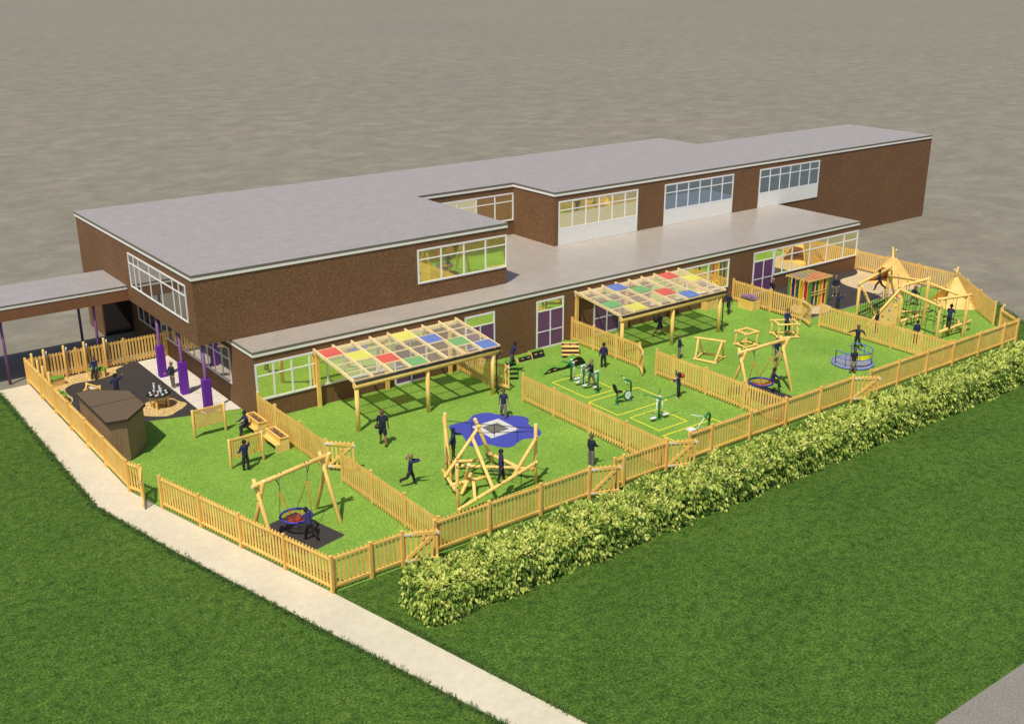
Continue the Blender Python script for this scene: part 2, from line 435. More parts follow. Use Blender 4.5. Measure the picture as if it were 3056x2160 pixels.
def yrect(x0, x1, y0, y1, w=.07, sides='lrbt'):
    z = .008
    if 'b' in sides: yl.add([(x0, y0, z), (x1, y0, z), (x1, y0+w, z), (x0, y0+w, z)], [(0, 1, 2, 3)])
    if 't' in sides: yl.add([(x0, y1-w, z), (x1, y1-w, z), (x1, y1, z), (x0, y1, z)], [(0, 1, 2, 3)])
    if 'l' in sides: yl.add([(x0, y0+w, z), (x0+w, y0+w, z), (x0+w, y1-w, z), (x0, y1-w, z)], [(0, 1, 2, 3)])
    if 'r' in sides: yl.add([(x1-w, y0+w, z), (x1, y0+w, z), (x1, y1-w, z), (x1-w, y1-w, z)], [(0, 1, 2, 3)])
yrect(14.28, 16.28, -7.29, -4.51); yrect(14.0, 17.36, -9.92, -7.70); yrect(14.27, 16.2, -12.42, -10.42); yrect(14.0, 17.38, -15.2, -12.92)
struct(yl.build('ground_marking', yellow_m), 'yellow rectangles marked on the grass around the exercise machines')

# grass tufts along the lawn edges
tf = MB()
def tufts(a, b, n, off=.12):
    a, b = V((*a, 0)), V((*b, 0))
    for i in range(n):
        p = lerp(a, b, random.random()); s_ = random.gauss(0, off)
        p += V((s_, random.gauss(0, off), 0))
        for k in range(random.randint(3, 6)):
            an = random.random()*6.28; h = random.uniform(.05, .15); w = .008
            d = V((math.cos(an), math.sin(an), 0)); q = p + V((random.gauss(0, .03), random.gauss(0, .03), -.004))
            t = V((-d.y, d.x, 0))*w
            m_ = q + d*h*.2 + V((0, 0, h*.6)); e = q + d*h*.55 + V((0, 0, h))
            tf.add([q-t, q+t, m_+t*.7, m_-t*.7, e], [(0, 1, 2, 3), (3, 2, 4)])
EL = [(-8.98, 11.5), (-8.98, -4.3), (-7.8, -9.85), (-3.94, -24.8), (-2.4, -32)]
for i in range(4):
    L_ = (V(EL[i])-V(EL[i+1])).length; tufts(EL[i], EL[i+1], int(L_*70), .07)
tufts((-3.7, -18.2), (-.9, -31), 500, .06); tufts((45.9, -10.7), (38, -20.7), 500, .1)
tuft_m = simple('grass_blade', (.075, .14, .03), .8, .35, 3)
tag(tf.build('grass', tuft_m), 'uneven grass blades along the edges of the path and lawn', 'grass')['kind'] = 'stuff'

# ------------------------------------------------------------------ school building
B = thing('school_building', 'long brown flat roofed school building with an overhanging upper storey', 'building', (20, 8, 0))
HB, HR = 6.685, 6.926
wl = MB()
wl.box(.0, 45.74, .0, 7.353, -.02, 3.2)
wl.box(.0, 24.06, 7.353, 17.25, -.02, 3.2)
wl.box(-1.72, 24.06, 17.25, 20.04, -.02, 3.47)
wl.box(24.06, 45.7, 7.353, 20.04, -.02, HB)
wl.box(45.7, 65.17, 7.353, 15.8, -.02, HB)
wl.build('wall', brick_m, B)
wu = MB(); wu.box(-1.72, 16.44, 2.247, 20.04, 3.475, HB); wu.box(16.44, 24.06, 11.683, 20.04, 3.3, HB)
wu.box(.03, 16.41, 2.28, 17.2, 3.2, 3.475)
wu.build('upper_wall', brick_m, B)
UP = [(-1.77, 2.2), (16.49, 2.2), (16.49, 11.63), (24.01, 11.63), (24.01, 7.3), (65.1, 7.3), (65.1, 15.85), (45.75, 15.85), (45.75, 20.09), (-1.77, 20.09)]
r = MB(); r.prism(UP, 6.785, HR, 1, top=0, side=1); r.build('roof', [roof_m, edge_m], B)
r = MB(); r.prism([(x, y) for x, y in UP], 6.655, 6.785, 0); r.build('fascia', white_m, B)
LO = [(-.05, -.05), (45.79, -.05), (45.79, 7.352), (24.055, 7.352), (24.055, 11.68), (-.05, 11.68)]
r = MB(); r.prism(LO, 3.31, 3.441, 1, top=0, side=1); r.build('roof', [lowroof_m, edge_m], B)
r = MB(); r.prism(LO, 3.18, 3.31, 0); r.build('fascia', white_m, B)

def window(x0, x1, z0, z1, y, mull, trans, parent=B, axis='x', glass=glass_m, fw=.09, name='window', panel=None, side=-1, mw=.04):
    """frame standing proud of the wall; axis x: window in a y=const wall, axis y: in an x=const wall"""
    def bx(mb, a0, a1, c0, c1, d0, d1, mi=0):
        if axis == 'x': mb.box(a0, a1, y+side*d0, y+side*d1, c0, c1, mi)
        else: mb.box(y+side*d0, y+side*d1, a0, a1, c0, c1, mi)
    fr = MB()
    bx(fr, x0, x1, z0, z0+fw, .0, .05); bx(fr, x0, x1, z1-fw, z1, .0, .05)
    bx(fr, x0, x0+fw, z0+fw, z1-fw, .0, .05); bx(fr, x1-fw, x1, z0+fw, z1-fw, .0, .05)
    for m in mull: bx(fr, m-mw, m+mw, z0+fw, z1-fw, .0, .045)
    cuts = [x0+fw]+sorted(mull)+[x1-fw]
    for (tz, a, b) in trans:
        a = x0+fw if a is None else a; b = x1-fw if b is None else b
        ms = [a]+[m for m in sorted(mull) if a+.05 < m < b-.05]+[b]
        for i in range(len(ms)-1):
            bx(fr, ms[i]+(mw if i else 0), ms[i+1]-(mw if i < len(ms)-2 else 0), tz-.03, tz+.03, .0, .042)
    f = fr.build(name, frame_m, parent)
    gl = MB(); bx(gl, x0+.02, x1-.02, z0+.02, z1-.02, .002, .02); gl.build('pane', glass, f)
    if panel:
        for (a, b, c, d, mt) in panel:
            p = MB(); bx(p, a, b, c, d, .0, .03); p.build('door_panel' if mt is door_m else 'panel', mt, f)
    return f
YW = 0
window(.02, 6.62, .98, 2.83, YW, [.96, 1.9, 2.84, 3.78, 4.72, 5.66], [(2.2, None, None)])
def door(x0, x1, parent=B, lights=False):
    xm = (x0+x1)/2
    window(x0, x1, -.0, 2.83, YW, [], [(2.2, None, None)], name='door',
           panel=[(x0+.09, xm-.04, .09, .97, door_m), (xm+.04, x1-.09, .09, .97, door_m), (x0+.09, xm-.04, 1.03, 2.17, door_m), (xm+.04, x1-.09, 1.03, 2.17, door_m)])
    b = MB(); b.box(xm-.04, xm+.04, YW-.048, YW, .09, 2.17); b.box(x0+.09, xm-.04, YW-.046, YW, .97, 1.03); b.box(xm+.04, x1-.09, YW-.046, YW, .97, 1.03)
    b.build('door_frame', frame_m, parent)
    h = MB(); h.box(xm+.06, xm+.10, YW-.09, YW-.03, .98, 1.12); h.build('door_handle', chain_m, parent)
door(7.55, 9.55); door(11.98, 13.94); door(16.81, 18.78); door(21.05, 23.1)
window(6.66, 7.51, .98, 2.83, YW, [], [(2.2, None, None)])
window(25.6, 32.45, .97, 2.83, YW, [26.75, 27.85, 28.7, 30.55], [(2.24, None, None)])
door(34.78, 36.78)
window(36.82, 45.74, .98, 2.82, YW, [37.7, 38.62, 40.48, 42.34, 44.18], [(2.2, None, None)])
window(10.55, 16.44, 4.40, 6.27, 2.247, [12.05, 13.53, 14.98], [(5.71, None, None)])
window(18.0, 24.055, 4.40, 6.25, 11.683, [19.52, 21.04, 22.53], [(5.70, None, None)])
for a, b in ((24.39, 31.26), (33.77, 40.65), (43.49, 50.36)):
    w_ = (b-a)/6
    window(a, b, 4.46, 6.30, 7.353, [a+w_*k for k in range(1, 6)], [(5.70, None, None)], glass=glass_b if a > 30 else glass_m)
    p = MB(); p.box(a, b, 7.303, 7.353, 3.45, 4.455); p.build('panel', white_m, B)
window(3.13, 11.12, 4.40, 6.26, -1.72, [4.0, 4.8, 6.4, 8.0, 9.56, 10.3], [(5.72, None, None)], axis='y', mw=.022, fw=.07, glass=glass_d)
window(2.8, 16.0, 1.02, 2.89, 0, [3.8, 4.81, 5.7, 6.65, 7.6, 8.53, 9.47, 10.44, 11.4, 12.3, 13.2, 14.1, 15.1], [(2.28, None, None)], axis='y', mw=.025, fw=.07, glass=glass_d)
dd_ = MB(); dd_.box(-1.66, -.06, 17.20, 17.249, .0, 3.40); dd_.build('recess_shade_panel', dark_m3, B)  # added dark panel standing in for the deep shade of the recess
# overhang columns
for y in (8.6, 5.5, 2.45):
    c = MB(); c.cyl((-1.46, y, 0), (-1.46, y, 3.48), .085, n=14, bev=.01); co = c.build('column', column_m, B)
    c = MB(); c.box(-1.65, -1.27, y-.17, y+.17, .0, 1.72); c.build('padding', sleeve_m, co)

# covered walkway
W = thing('covered_walkway', 'flat roofed walkway on purple posts joining the school from the left', 'walkway', (-8, 14, 0))
m_ = MB(); m_.prism([(-40, 11.95), (-1.73, 11.95), (-1.73, 16.0), (-40, 16.0)], 4.165, 4.262, 1, top=0, side=1); m_.build('roof', [roof_m, edge_m], W)
m_ = MB(); m_.prism([(-40, 11.95), (-1.73, 11.95), (-1.73, 16.0), (-40, 16.0)], 4.06, 4.165); m_.build('fascia', white_m, W)
beam_m = simple('brown_beam', (.22, .098, .042), .8, .08, 3)
m_ = MB(); m_.box(-40, -1.73, 11.97, 12.12, 3.45, 4.06); m_.box(-40, -1.73, 15.85, 15.98, 3.45, 4.06); m_.build('beam', beam_m, W)
m_ = MB(); m_.box(-40, -1.74, 12.12, 15.85, 3.85, 4.055); m_.build('ceiling', beam_m, W)
for x, y in ((-8.17, 12.3), (-3.52, 12.3), (-3.42, 15.7), (-8.1, 15.7), (-12.9, 12.3), (-12.9, 15.7)):
    c = MB(); c.cyl((x, y, 0), (x, y, 3.86), .075, n=12, bev=.01); c.build('post', column_m, W)

# ------------------------------------------------------------------ fences
PITCH = .167
def picket(mb, base, u, nrm, w=.094, h0=.07, h1=1.40, t=.022):
    b = V(base); u = V(u); n = V(nrm)
    prof = [(-w/2, h0), (w/2, h0), (w/2, h1-.035), (w*.32, h1-.008), (0, h1), (-w*.32, h1-.008), (-w/2, h1-.035)]
    k = len(prof)
    vs = [b + u*a + V((0, 0, z)) for a, z in prof]+[b + u*a + n*t + V((0, 0, z)) for a, z in prof]
    fs = [tuple(range(k)), tuple(reversed(range(k, 2*k)))]+[(i, i+k, (i+1) % k+k, (i+1) % k) for i in range(k)]
    mb.add(vs, fs)
def fence(label, pts, posts_skip=(), out=1, group='picket fences around the play areas', post_side=1, ends=(True, True)):
    """pts: post positions along one run; out=+1 rails on the left-hand side of the direction, -1 right"""
    P = [V((*p, 0)) for p in pts]
    F = thing('picket_fence', label, 'fence', tuple(P[0]), 0, group)
    for i, p in enumerate(P):
        d = (P[min(i+1, len(P)-1)]-P[max(i-1, 0)]).normalized(); n = V((-d.y, d.x, 0))*out
        if (i == 0 and not ends[0]) or (i == len(P)-1 and not ends[1]): continue
        q = p + n*.048
        mb = MB(); mb.bar(q+V((0, 0, -.02)), q+V((0, 0, 1.455)), .11, .11, up=d); mb.build('post', wood_z, F)
    for i in range(len(P)-1):
        a, b = P[i], P[i+1]; d = (b-a); L = d.length; d.normalize(); n = V((-d.y, d.x, 0))*out
        mb = MB(); k = max(1, round((L-.1)/PITCH)); st = (L-.10)/k
        for j in range(k):
            hh = 1.40+random.uniform(-.004, .004)
            picket(mb, a + d*(.05+st*(j+.5)) - n*.022, d, n, h1=hh)
        pk = mb.build('picket_panel', wood_z, F)
        for z0 in (.22, 1.27):
            rb = MB(); rb.bar(a+d*.02+n*.022+V((0, 0, z0)), b-d*.02+n*.022+V((0, 0, z0)), .042, .088); rb.build('rail', wood_x if abs(d.x) > .5 else wood_y, pk)
    return F
FY = -15.6
fence('picket fence running beside the pale path from the open gate up to the walkway', [(-7.37, y) for y in (11.7, 9.2, 6.73, 4.22, 1.73, -.78, -3.72)]+[(-7.1, -4.5)], out=-1)
fence('slanting picket fence between the path and the nearer basket swing', [(-6.81, -5.99), (-6.2, -8.43), (-5.62, -10.83), (-5.01, -13.26), (-4.41, -15.66)], out=-1)
fence('picket fence at the back left corner under the covered walkway', [(-7.33, 11.72), (-4.87, 11.72), (-2.35, 11.72), (-.05, 11.72)], out=1, ends=(False, True))
fence('short front picket fence from the nearest corner to the first gate', [(-4.41, FY), (-2.9, FY), (-1.6, FY)], out=-1, ends=(False, True))
fence('front picket fence passing right in front of the tangled log climber', [(-.22, FY), (2.22, FY), (4.7, FY), (7.2, FY)], out=-1)
fence('front picket fence closing off the lower end of the exercise area', [(8.56, FY), (9.07, FY), (11.54, FY)], out=-1)
fence('front picket fence running in front of the farther basket swing', [(12.9, FY), (14.3, FY), (16.82, FY), (19.3, FY), (21.8, FY), (24.28, FY)], out=-1)
fence('front picket fence at the far right end below the rope trail', [(25.66, FY), (28.06, FY), (30.6, FY), (33.03, FY), (35.53, FY), (38.0, FY), (39.42, FY)], out=-1)
fence('very short slanting picket fence at the far right corner', [(40.55, -14.0), (39.46, -15.5)], out=-1, ends=(True, False))
fence('slanting picket fence behind the second wooden tent', [(45.7, -8.0), (44.72, -9.18), (43.15, -11.05), (41.5, -13.0)], out=1)
fence('picket fence from the building corner past the larger wooden tent', [(45.72, -.08), (45.72, -2.6), (45.72, -5.05), (45.72, -7.9)], out=1, ends=(True, False))
fence('dividing picket fence behind the two bench planters', [(0, -.06), (0, -1.9), (0, -4.4), (0, -6.8)], out=1)
fence('dividing picket fence between the nearer swing and the log climber', [(0, -8.18), (0, -10.64), (0, -13.15), (0, -15.5)], out=1)
fence('short picket fence under the right end of the nearer canopy', [(11.42, -.06), (11.42, -1.5), (11.42, -2.9)], out=1)
fence('long dividing picket fence between trampoline and exercise machines', [(11.52, -5.62), (11.52, -8.05), (11.52, -10.62), (11.52, -13.13), (11.52, -15.5)], out=1)
fence('dividing picket fence standing behind the wooden step block', [(19.35, -.06), (19.35, -1.95), (19.35, -3.8), (19.35, -5.65)], out=1)
fence('dividing picket fence between exercise machines and farther basket swing', [(19.35, -6.97), (19.35, -8.2), (19.35, -10.5), (19.35, -12.95), (19.35, -15.5)], out=1)
fence('dividing picket fence behind the lavender planter', [(32.9, -.06), (32.9, -1.6), (32.9, -3.15), (32.9, -5.6)], out=1)
fence('dividing picket fence between roundabout and rope trail', [(32.9, -6.95), (32.9, -9.4), (32.9, -11.9), (32.9, -13.7), (32.9, -15.5)], out=1)

# gate prototype, hinge at origin, leaf along +x, braces/rails on the -y side
def make_gate(label):
    G = thing('picket_gate', label, 'gate', (0, 0, 0), 0, 'gates in the picket fences')
    mb = MB(); L = 1.24
    for j in range(7): picket(mb, (.06+j*(L-.12)/6, 0, 0), (1, 0, 0), (0, 1, 0))
    mb.build('picket_panel', wood_z, G)
    for z in (.22, 1.27):
        mb = MB(); mb.bar((0, -.022, z), (L, -.022, z), .046, .125); mb.build('rail', wood_x, G)
    mb = MB(); mb.bar((.12, -.023, .30), (L-.18, -.023, 1.17), .040, .115, up=(0, 0, 1)); mb.build('brace', wood_x, G)
    for z in (.22, 1.27):
        mb = MB(); mb.add([(-.06, -.056, z-.042), (.38, -.056, z-.012), (.38, -.056, z+.012), (-.06, -.056, z+.042), (-.06, -.044, z-.042), (.38, -.044, z-.012), (.38, -.044, z+.012), (-.06, -.044, z+.042)],
                      [(0, 1, 2, 3), (7, 6, 5, 4), (0, 4, 5, 1), (1, 5, 6, 2), (2, 6, 7, 3), (3, 7, 4, 0)])
        mb.build('hinge', whitesteel, G)
    mb = MB(); mb.box(L-.05, L+.07, -.065, -.045, 1.25, 1.29); mb.box(L, L+.025, -.08, -.045, 1.19, 1.35); mb.build('latch', whitesteel, G)
    return G
gate0 = make_gate('picket gate beside the nearest fence corner, ajar towards the hedge')
def put_gate(hinge, end, label, first=False, flip=False):
    a = math.atan2(end[1]-hinge[1], end[0]-hinge[0])
    if first:
        gate0.location = (*hinge, 0); gate0.rotation_euler = (0, 0, a); gate0['label'] = label; return gate0
    return dup(gate0, (*hinge, 0), a, label)
put_gate((-1.53, -15.64), (-.5, -16.15), 'picket gate nearest the corner swing area, ajar towards the hedge', True)
put_gate((7.27, -15.64), (8.39, -16.13), 'picket gate just right of the log climber, with a child in grey trousers behind', )
put_gate((11.61, -15.64), (12.68, -16.25), 'picket gate at the lower corner of the exercise area')
put_gate((24.35, -15.64), (25.28, -16.34), 'picket gate below the roundabout, farthest along the front fence')
put_gate((-7.08, -4.56), (-7.53, -5.79), 'picket gate swung out over the pale path, seen almost edge on')
put_gate((.05, -6.85), (.84, -7.70), 'picket gate behind the nearer swing frame, open to the canopy lawn')
put_gate((11.45, -2.96), (11.8, -4.05), 'picket gate open beside the small turf topped steps')
put_gate((19.33, -5.72), (18.66, -6.68), 'picket gate open near the child in the indigo coat')
put_gate((32.88, -5.67), (32.38, -6.6), 'picket gate open in front of the coloured sensory hut')
put_gate((40.6, -13.95), (41.75, -13.45), 'picket gate in the far right corner, swung outwards')

# ------------------------------------------------------------------ hedge
HG = thing('hedge', 'long bushy light green hedge of large leaves running along the front fence', 'hedge', (20, -18.4, 0))
def hedge_r(x):
    return 1+.07*math.sin(x*1.7)+.05*math.sin(x*3.1+1)+.04*math.sin(x*6.3+2)
lv = []; lf = []; tint = []
tw = MB()
rnd = random.random
def leaf(p, d, n, L, w, t):
    d = d.normalized(); s_ = d.cross(n)
    if s_.length < 1e-3: s_ = d.cross(V((1, 0, 0)))
    s_.normalize(); n = s_.cross(d).normalized()
    o = len(lv)
    lv.extend([tuple(p), tuple(p+d*L*.45+s_*w+n*w*.35), tuple(p+d*L-n*L*.12), tuple(p+d*L*.45-s_*w+n*w*.35), tuple(p+d*L*.5)])
    lf.extend([(o, o+1, o+4), (o+1, o+2, o+4), (o+2, o+3, o+4), (o+3, o, o+4)])
    tint.extend([t]*4)
X0, X1, YC, HW, HT = -2.80, 47.0, -18.60, .84, 1.28
N_TW = 12500
def place(x, face):
    r_ = hedge_r(x); q = .5+.5*math.sin(x*2.3+face)
    if face == 0:      # top
        p = V((x, YC+HW*random.uniform(-1.05, 1.05), HT*r_+random.gauss(0, .05))); nrm = V(((rnd()-.5)*.5, (rnd()-.5)*.5, 1)); dr = V((0, 0, .25))
    elif face == 1:    # front side
        zz = HT*rnd()*r_; p = V((x, YC-HW*r_*1.05-.05*math.sin(x*3+zz*3)+random.gauss(0, .06), zz)); nrm = V(((rnd()-.5)*.8, -1, .25)); dr = V((0, 0, -.75))
    elif face == 2:    # back side
        zz = HT*(.1+.9*rnd())*r_; p = V((x, YC+HW*r_+random.gauss(0, .07), zz)); nrm = V(((rnd()-.5)*.6, 1, .3)); dr = V((0, 0, -.4))
    else:              # end
        zz = HT*rnd(); p = V((X0-.04+random.gauss(0, .07), YC+HW*random.uniform(-1.05, 1.05), zz)); nrm = V((-1, (rnd()-.5)*.6, .25)); dr = V((0, 0, -.6))
    return p, nrm.normalized(), dr
for i in range(N_TW):
    x = X0 + (X1-X0)*(rnd()**1.15); f_ = rnd()
    p, nrm, dr = place(x, 3 if i < 420 else (0 if f_ < .40 else (1 if f_ < .88 else 2)))
    d = (nrm + V((random.gauss(0, .4), random.gauss(0, .4), random.gauss(0, .25)))).normalized()
    TL = random.uniform(.22, .40)
    st_ = p - d*TL*.8
    if i % 2 == 0: tw.bar(st_, st_+d*TL, .008, .008)
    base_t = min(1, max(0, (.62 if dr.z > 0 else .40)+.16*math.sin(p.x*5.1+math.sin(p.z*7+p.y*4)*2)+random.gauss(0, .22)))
    nl = random.randint(4, 6)
    side = d.cross(V((rnd()-.5, rnd()-.5, 1))).normalized()
    for k in range(nl):
        q = st_ + d*TL*(.25+.75*k/(nl-1)); sgn = 1 if k % 2 else -1
        ld = d*.35 + side*sgn*.6 + V((random.gauss(0, .2), random.gauss(0, .2), random.gauss(0, .2))) + dr
        if k == nl-1: ld = d*.5 + dr
        ln = nrm + V((random.gauss(0, .38), random.gauss(0, .38), random.gauss(0, .3)))
        LL = random.uniform(.115, .20)
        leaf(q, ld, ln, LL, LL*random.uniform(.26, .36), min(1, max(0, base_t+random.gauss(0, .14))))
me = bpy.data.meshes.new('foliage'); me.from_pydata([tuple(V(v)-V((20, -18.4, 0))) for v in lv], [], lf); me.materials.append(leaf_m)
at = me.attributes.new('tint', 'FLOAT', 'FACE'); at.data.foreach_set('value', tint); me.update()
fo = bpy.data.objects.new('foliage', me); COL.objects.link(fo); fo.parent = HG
tw.build('branches', twig_m, HG)
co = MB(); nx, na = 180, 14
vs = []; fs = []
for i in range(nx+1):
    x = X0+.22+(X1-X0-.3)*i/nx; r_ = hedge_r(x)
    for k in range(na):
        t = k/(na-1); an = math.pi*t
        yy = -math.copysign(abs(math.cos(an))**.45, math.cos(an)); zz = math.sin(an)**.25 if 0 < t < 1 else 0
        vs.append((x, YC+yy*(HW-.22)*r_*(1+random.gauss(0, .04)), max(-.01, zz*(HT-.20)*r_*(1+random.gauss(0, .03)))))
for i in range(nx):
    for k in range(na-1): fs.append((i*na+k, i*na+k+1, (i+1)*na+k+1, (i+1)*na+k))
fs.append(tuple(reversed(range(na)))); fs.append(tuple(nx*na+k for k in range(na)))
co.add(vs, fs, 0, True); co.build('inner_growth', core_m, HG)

# ------------------------------------------------------------------ canopies
def canopy(x0, label, cells, over, sheet_m):
    C = thing('timber_canopy', label, 'canopy', (x0, -2, 0), 0, 'timber canopies against the school wall')
    xs = (x0, x0+3.86, x0+7.72)
    for x in xs:
        c = MB(); c.cyl((x, -4.0, -.02), (x, -4.0, 2.14), .105, n=14, bev=.02); c.build('post', log_m, C)
        c = MB(); c.box(x-.085, x+.085, -.26, -.09, -.02, 2.72); c.build('post', wood_z, C)
    xa, xb = x0-.13, x0+8.18
    c = MB(); c.cyl((xa, -4.0, 2.27), (xb, -4.0, 2.27), .15, n=16, bev=.04); c.build('front_beam', log_m, C)
    c = MB(); c.box(xa, xb, -.22, -.12, 2.66, 2.82); c.build('back_beam', canopy_wood, C)
    zf, zb, yf, yb = 2.47, 2.93, -4.02, -.06
    def zz(y): return zf+(zb-zf)*(y-yf)/(yb-yf)
    n = 8; bw = (xb-xa-.06)/n
    for k in range(n+1):
        x = xa+.03+bw*k; c = MB(); c.bar((x, yf, zf), (x, yb, zb), .068, .15); c.build('rafter', canopy_wood, C)
    rows = [yf+.02+(yb-yf-.3)*j/4 for j in range(5)]
    for j, y in enumerate(rows):
        for k in range(n):
            xA = xa+.03+bw*k+.03; c = MB() if k == 0 else c
            c.bar((xA, y, zz(y)+.03), (xA+bw-.06, y, zz(y)+.03), .055, .05)
        c.build('purlin', canopy_wood, C)
    dz = .085 if over else .05
    cs = MB()
    for k in range(n):
        for j in range(4):
            a = xa+.03+bw*k+(.03 if not over else .01); b = a+bw-(.06 if not over else .02); y0, y1 = rows[j]+.03, rows[j+1]-.03
            quad = [(a, y0, zz(y0)+dz), (b, y0, zz(y0)+dz), (b, y1, zz(y1)+dz), (a, y1, zz(y1)+dz)]
            q2 = [(x, y, z+.006) for x, y, z in quad]
            if (k, j) in cells:
                p = MB(); p.add(quad+q2, [(3, 2, 1, 0), (4, 5, 6, 7), (0, 1, 5, 4), (1, 2, 6, 5), (2, 3, 7, 6), (3, 0, 4, 7)]); p.build('coloured_panel', cells[(k, j)], C)
            else: cs.add(quad+q2, [(3, 2, 1, 0), (4, 5, 6, 7), (0, 1, 5, 4), (1, 2, 6, 5), (2, 3, 7, 6), (3, 0, 4, 7)])
    cs.build('clear_roof_sheet', sheet_m, C)
    c = MB(); c.cyl((xa+.02, -4.12, 2.45), (xb-.03, -4.12, 2.43), .05, n=10, bev=.05); gt = c.build('gutter', dark_m, C)
    c = MB(); c.tube([(xb-.1, -4.14, 2.42), (xb-.1, -4.16, 2.2), (xb-.32, -4.14, 2.02), (xb-.32, -4.14, .18), (xb-.26, -4.2, .05)], .035, 8); c.build('downpipe', dark_m, gt)
    return C
canopy(3.17, 'nearer timber canopy with clear roof sheets and a few red, yellow, green and blue panels',
       {(0, 3): S_RED, (1, 2): S_YEL, (2, 1): S_RED, (3, 0): S_GRN, (4, 3): S_YEL, (5, 2): S_BLU, (6, 1): S_GRN, (7, 0): S_BLU}, False, clear_s)
canopy(19.6+.02, 'farther timber canopy with a milky roof and scattered coloured panels',
       {(2, 3): S_BLU, (3, 2): S_GRN, (4, 1): S_RED, (5, 0): S_BLU, (0, 1): S_GRN, (1, 0): S_YEL, (6, 3): S_RED, (7, 2): S_YEL}, True, milky_s)

# ------------------------------------------------------------------ basket swings
def basket_swing(label):
    S = thing('basket_swing', label, 'swing', (0, 0, 0), 0, 'basket swings on log frames')
    beam = MB(); beam.cyl((-1.87, 0, 2.55), (1.87, 0, 2.55), .088, n=16, cap=1); bm_ = beam.build('beam', [log_m, log_end], S)
    b = MB()
    for x in (-.75, -.56, .56, .75): b.cyl((x, -.02, 2.63), (x, -.03, 2.665), .022, n=8)
    b.build('bolt', bolt_m, bm_)
    for x in (-1.56, 1.56):
        for sy in (-1, 1):
            c = MB(); a = V((x+.07*sy, sy*.80, -.02)); t = V((x+.07*sy, -sy*.20, 2.72)); c.cyl(a, t, .078, n=14, cap=1, bev=.06)
            l = c.build('leg', [log_m, log_end], S)
            c = MB(); q = lerp(a, t, .72); c.cyl(q+V((-.09, 0, 0)), q+V((-.105, 0, 0)), .02, n=8); c.build('bolt', bolt_m, l)
    cz = .62
    rg = MB(); rg.tube([(.6*math.cos(t), .6*math.sin(t), cz) for t in [2*math.pi*k/40 for k in range(40)]], .045, 10, closed=True); rg.build('basket_ring', navyblue, S)
    nt = MB()
    def dep(r): return cz-.20*(1-(r/.58)**2)
    for rr in (.1, .2, .31, .42, .52):
        nt.tube([(rr*math.cos(t), rr*math.sin(t), dep(rr)) for t in [2*math.pi*k/20 for k in range(20)]], .011, 5, closed=True)
    for k in range(10):
        t = 2*math.pi*k/10
        nt.tube([(rr*math.cos(t), rr*math.sin(t), dep(rr)) for rr in (.03, .15, .3, .45, .58)], .011, 5)
    nt.build('basket_net', red_rope, S)
    for sx in (-1, 1):
        top = V((sx*.66, 0, 2.42)); mid = V((sx*.66, 0, 1.86))
        c = MB(); c.tube([top, V((sx*.66, 0, 2.2)), mid], .014, 6); c.build('chain', chain_m, S)
        c = MB(); c.tube([V((sx*.80, 0, 2.46)), V((sx*.67, 0, 2.18))], .018, 6); c.build('safety_link', dark_m, S)
        c = MB(); c.cyl((sx*.66, 0, 2.36), (sx*.66, 0, 2.47), .03, n=8); c.build('hanger', chain_m, S)
        for sy in (-1, 1):
            c = MB(); c.tube([mid, V((sx*.42, sy*.44, cz+.03))], .013, 6); c.build('rope', red_rope, S)
    return S
sw = basket_swing('nearer basket swing with blue ring and orange net, by the slanting fence')
dup(sw, (21.68, -12.1, 0), 0, 'farther basket swing with blue ring, beside the cube climbing frames')
sw.location = (-3.41, -10.88, 0); sw.rotation_euler = (0, 0, R(13))

# ------------------------------------------------------------------ log climber with ropes
K = thing('log_climber', 'tangled climber of crossed pine logs and ropes in front of the trampoline', 'climbing frame', (4.5, -11.8, 0))
def log(a, b, r=.070, parent=K, name='log', bolts=()):
    r = min(r*1.08, .078); c = MB(); c.cyl(a, b, r, n=14, cap=1, bev=.08); o = c.build(name, [log_m, log_end], parent)
    if bolts:
        m = MB(); a, b = V(a), V(b)
        for t, off in bolts:
            p = lerp(a, b, t); off = V(off).normalized(); m.cyl(p+off*(r-.01), p+off*(r+.014), .030, n=8)
        m.build('bolt', bolt_m, o)
    return o
CAMD = (-.6, -.75, .3)
log((4.09, -9.93, -.02), (4.09, -9.93, 2.66), name='post', bolts=[(.13, CAMD)])
log((3.85, -10.65, -.02), (4.15, -9.75, 2.42), name='post')
log((6.14, -10.54, -.02), (5.32, -10.35, 2.22), .09, name='post')
log((3.12, -11.25, .45), (5.17, -10.98, 2.2), bolts=[(.93, CAMD), (.35, CAMD)])
log((4.02, -13.42, .55), (4.60, -11.16, 1.86), .085, bolts=[(.02, CAMD), (.97, CAMD)])
log((3.50, -10.55, .42), (2.98, -12.25, .32))
log((2.42, -13.25, -.02), (2.42, -13.25, 2.02), name='post', bolts=[(.93, CAMD), (.5, CAMD)])
log((3.41, -12.63, 1.78-.3), (3.75, -11.75, .1), .075, bolts=[(.05, CAMD)])
log((2.94, -11.94, .42), (4.55, -12.35, .50), .08, bolts=[(.9, CAMD), (.3, CAMD)])
log((3.95, -12.0, .70), (3.20, -12.35, .10), .075, bolts=[(.05, CAMD)])
log((3.85, -12.3, .52), (3.45, -12.98, -.02), .07, name='post')
log((2.22, -13.52, .16), (6.22, -13.52, 1.13), .085, bolts=[(.05, CAMD), (.24, CAMD), (.55, CAMD), (.74, CAMD), (.97, CAMD)])
log((4.16, -10.14, .46), (5.27, -10.83, .46), .075, bolts=[(.05, CAMD)])
log((4.35, -10.70, .42), (6.60, -13.0, .50), .075)
log((5.85, -10.43, .55), (6.22, -12.80, .42), .08, bolts=[(.9, CAMD)])
log((5.00, -13.35, .62), (6.33, -13.36, 2.2), .08, bolts=[(.97, CAMD)])
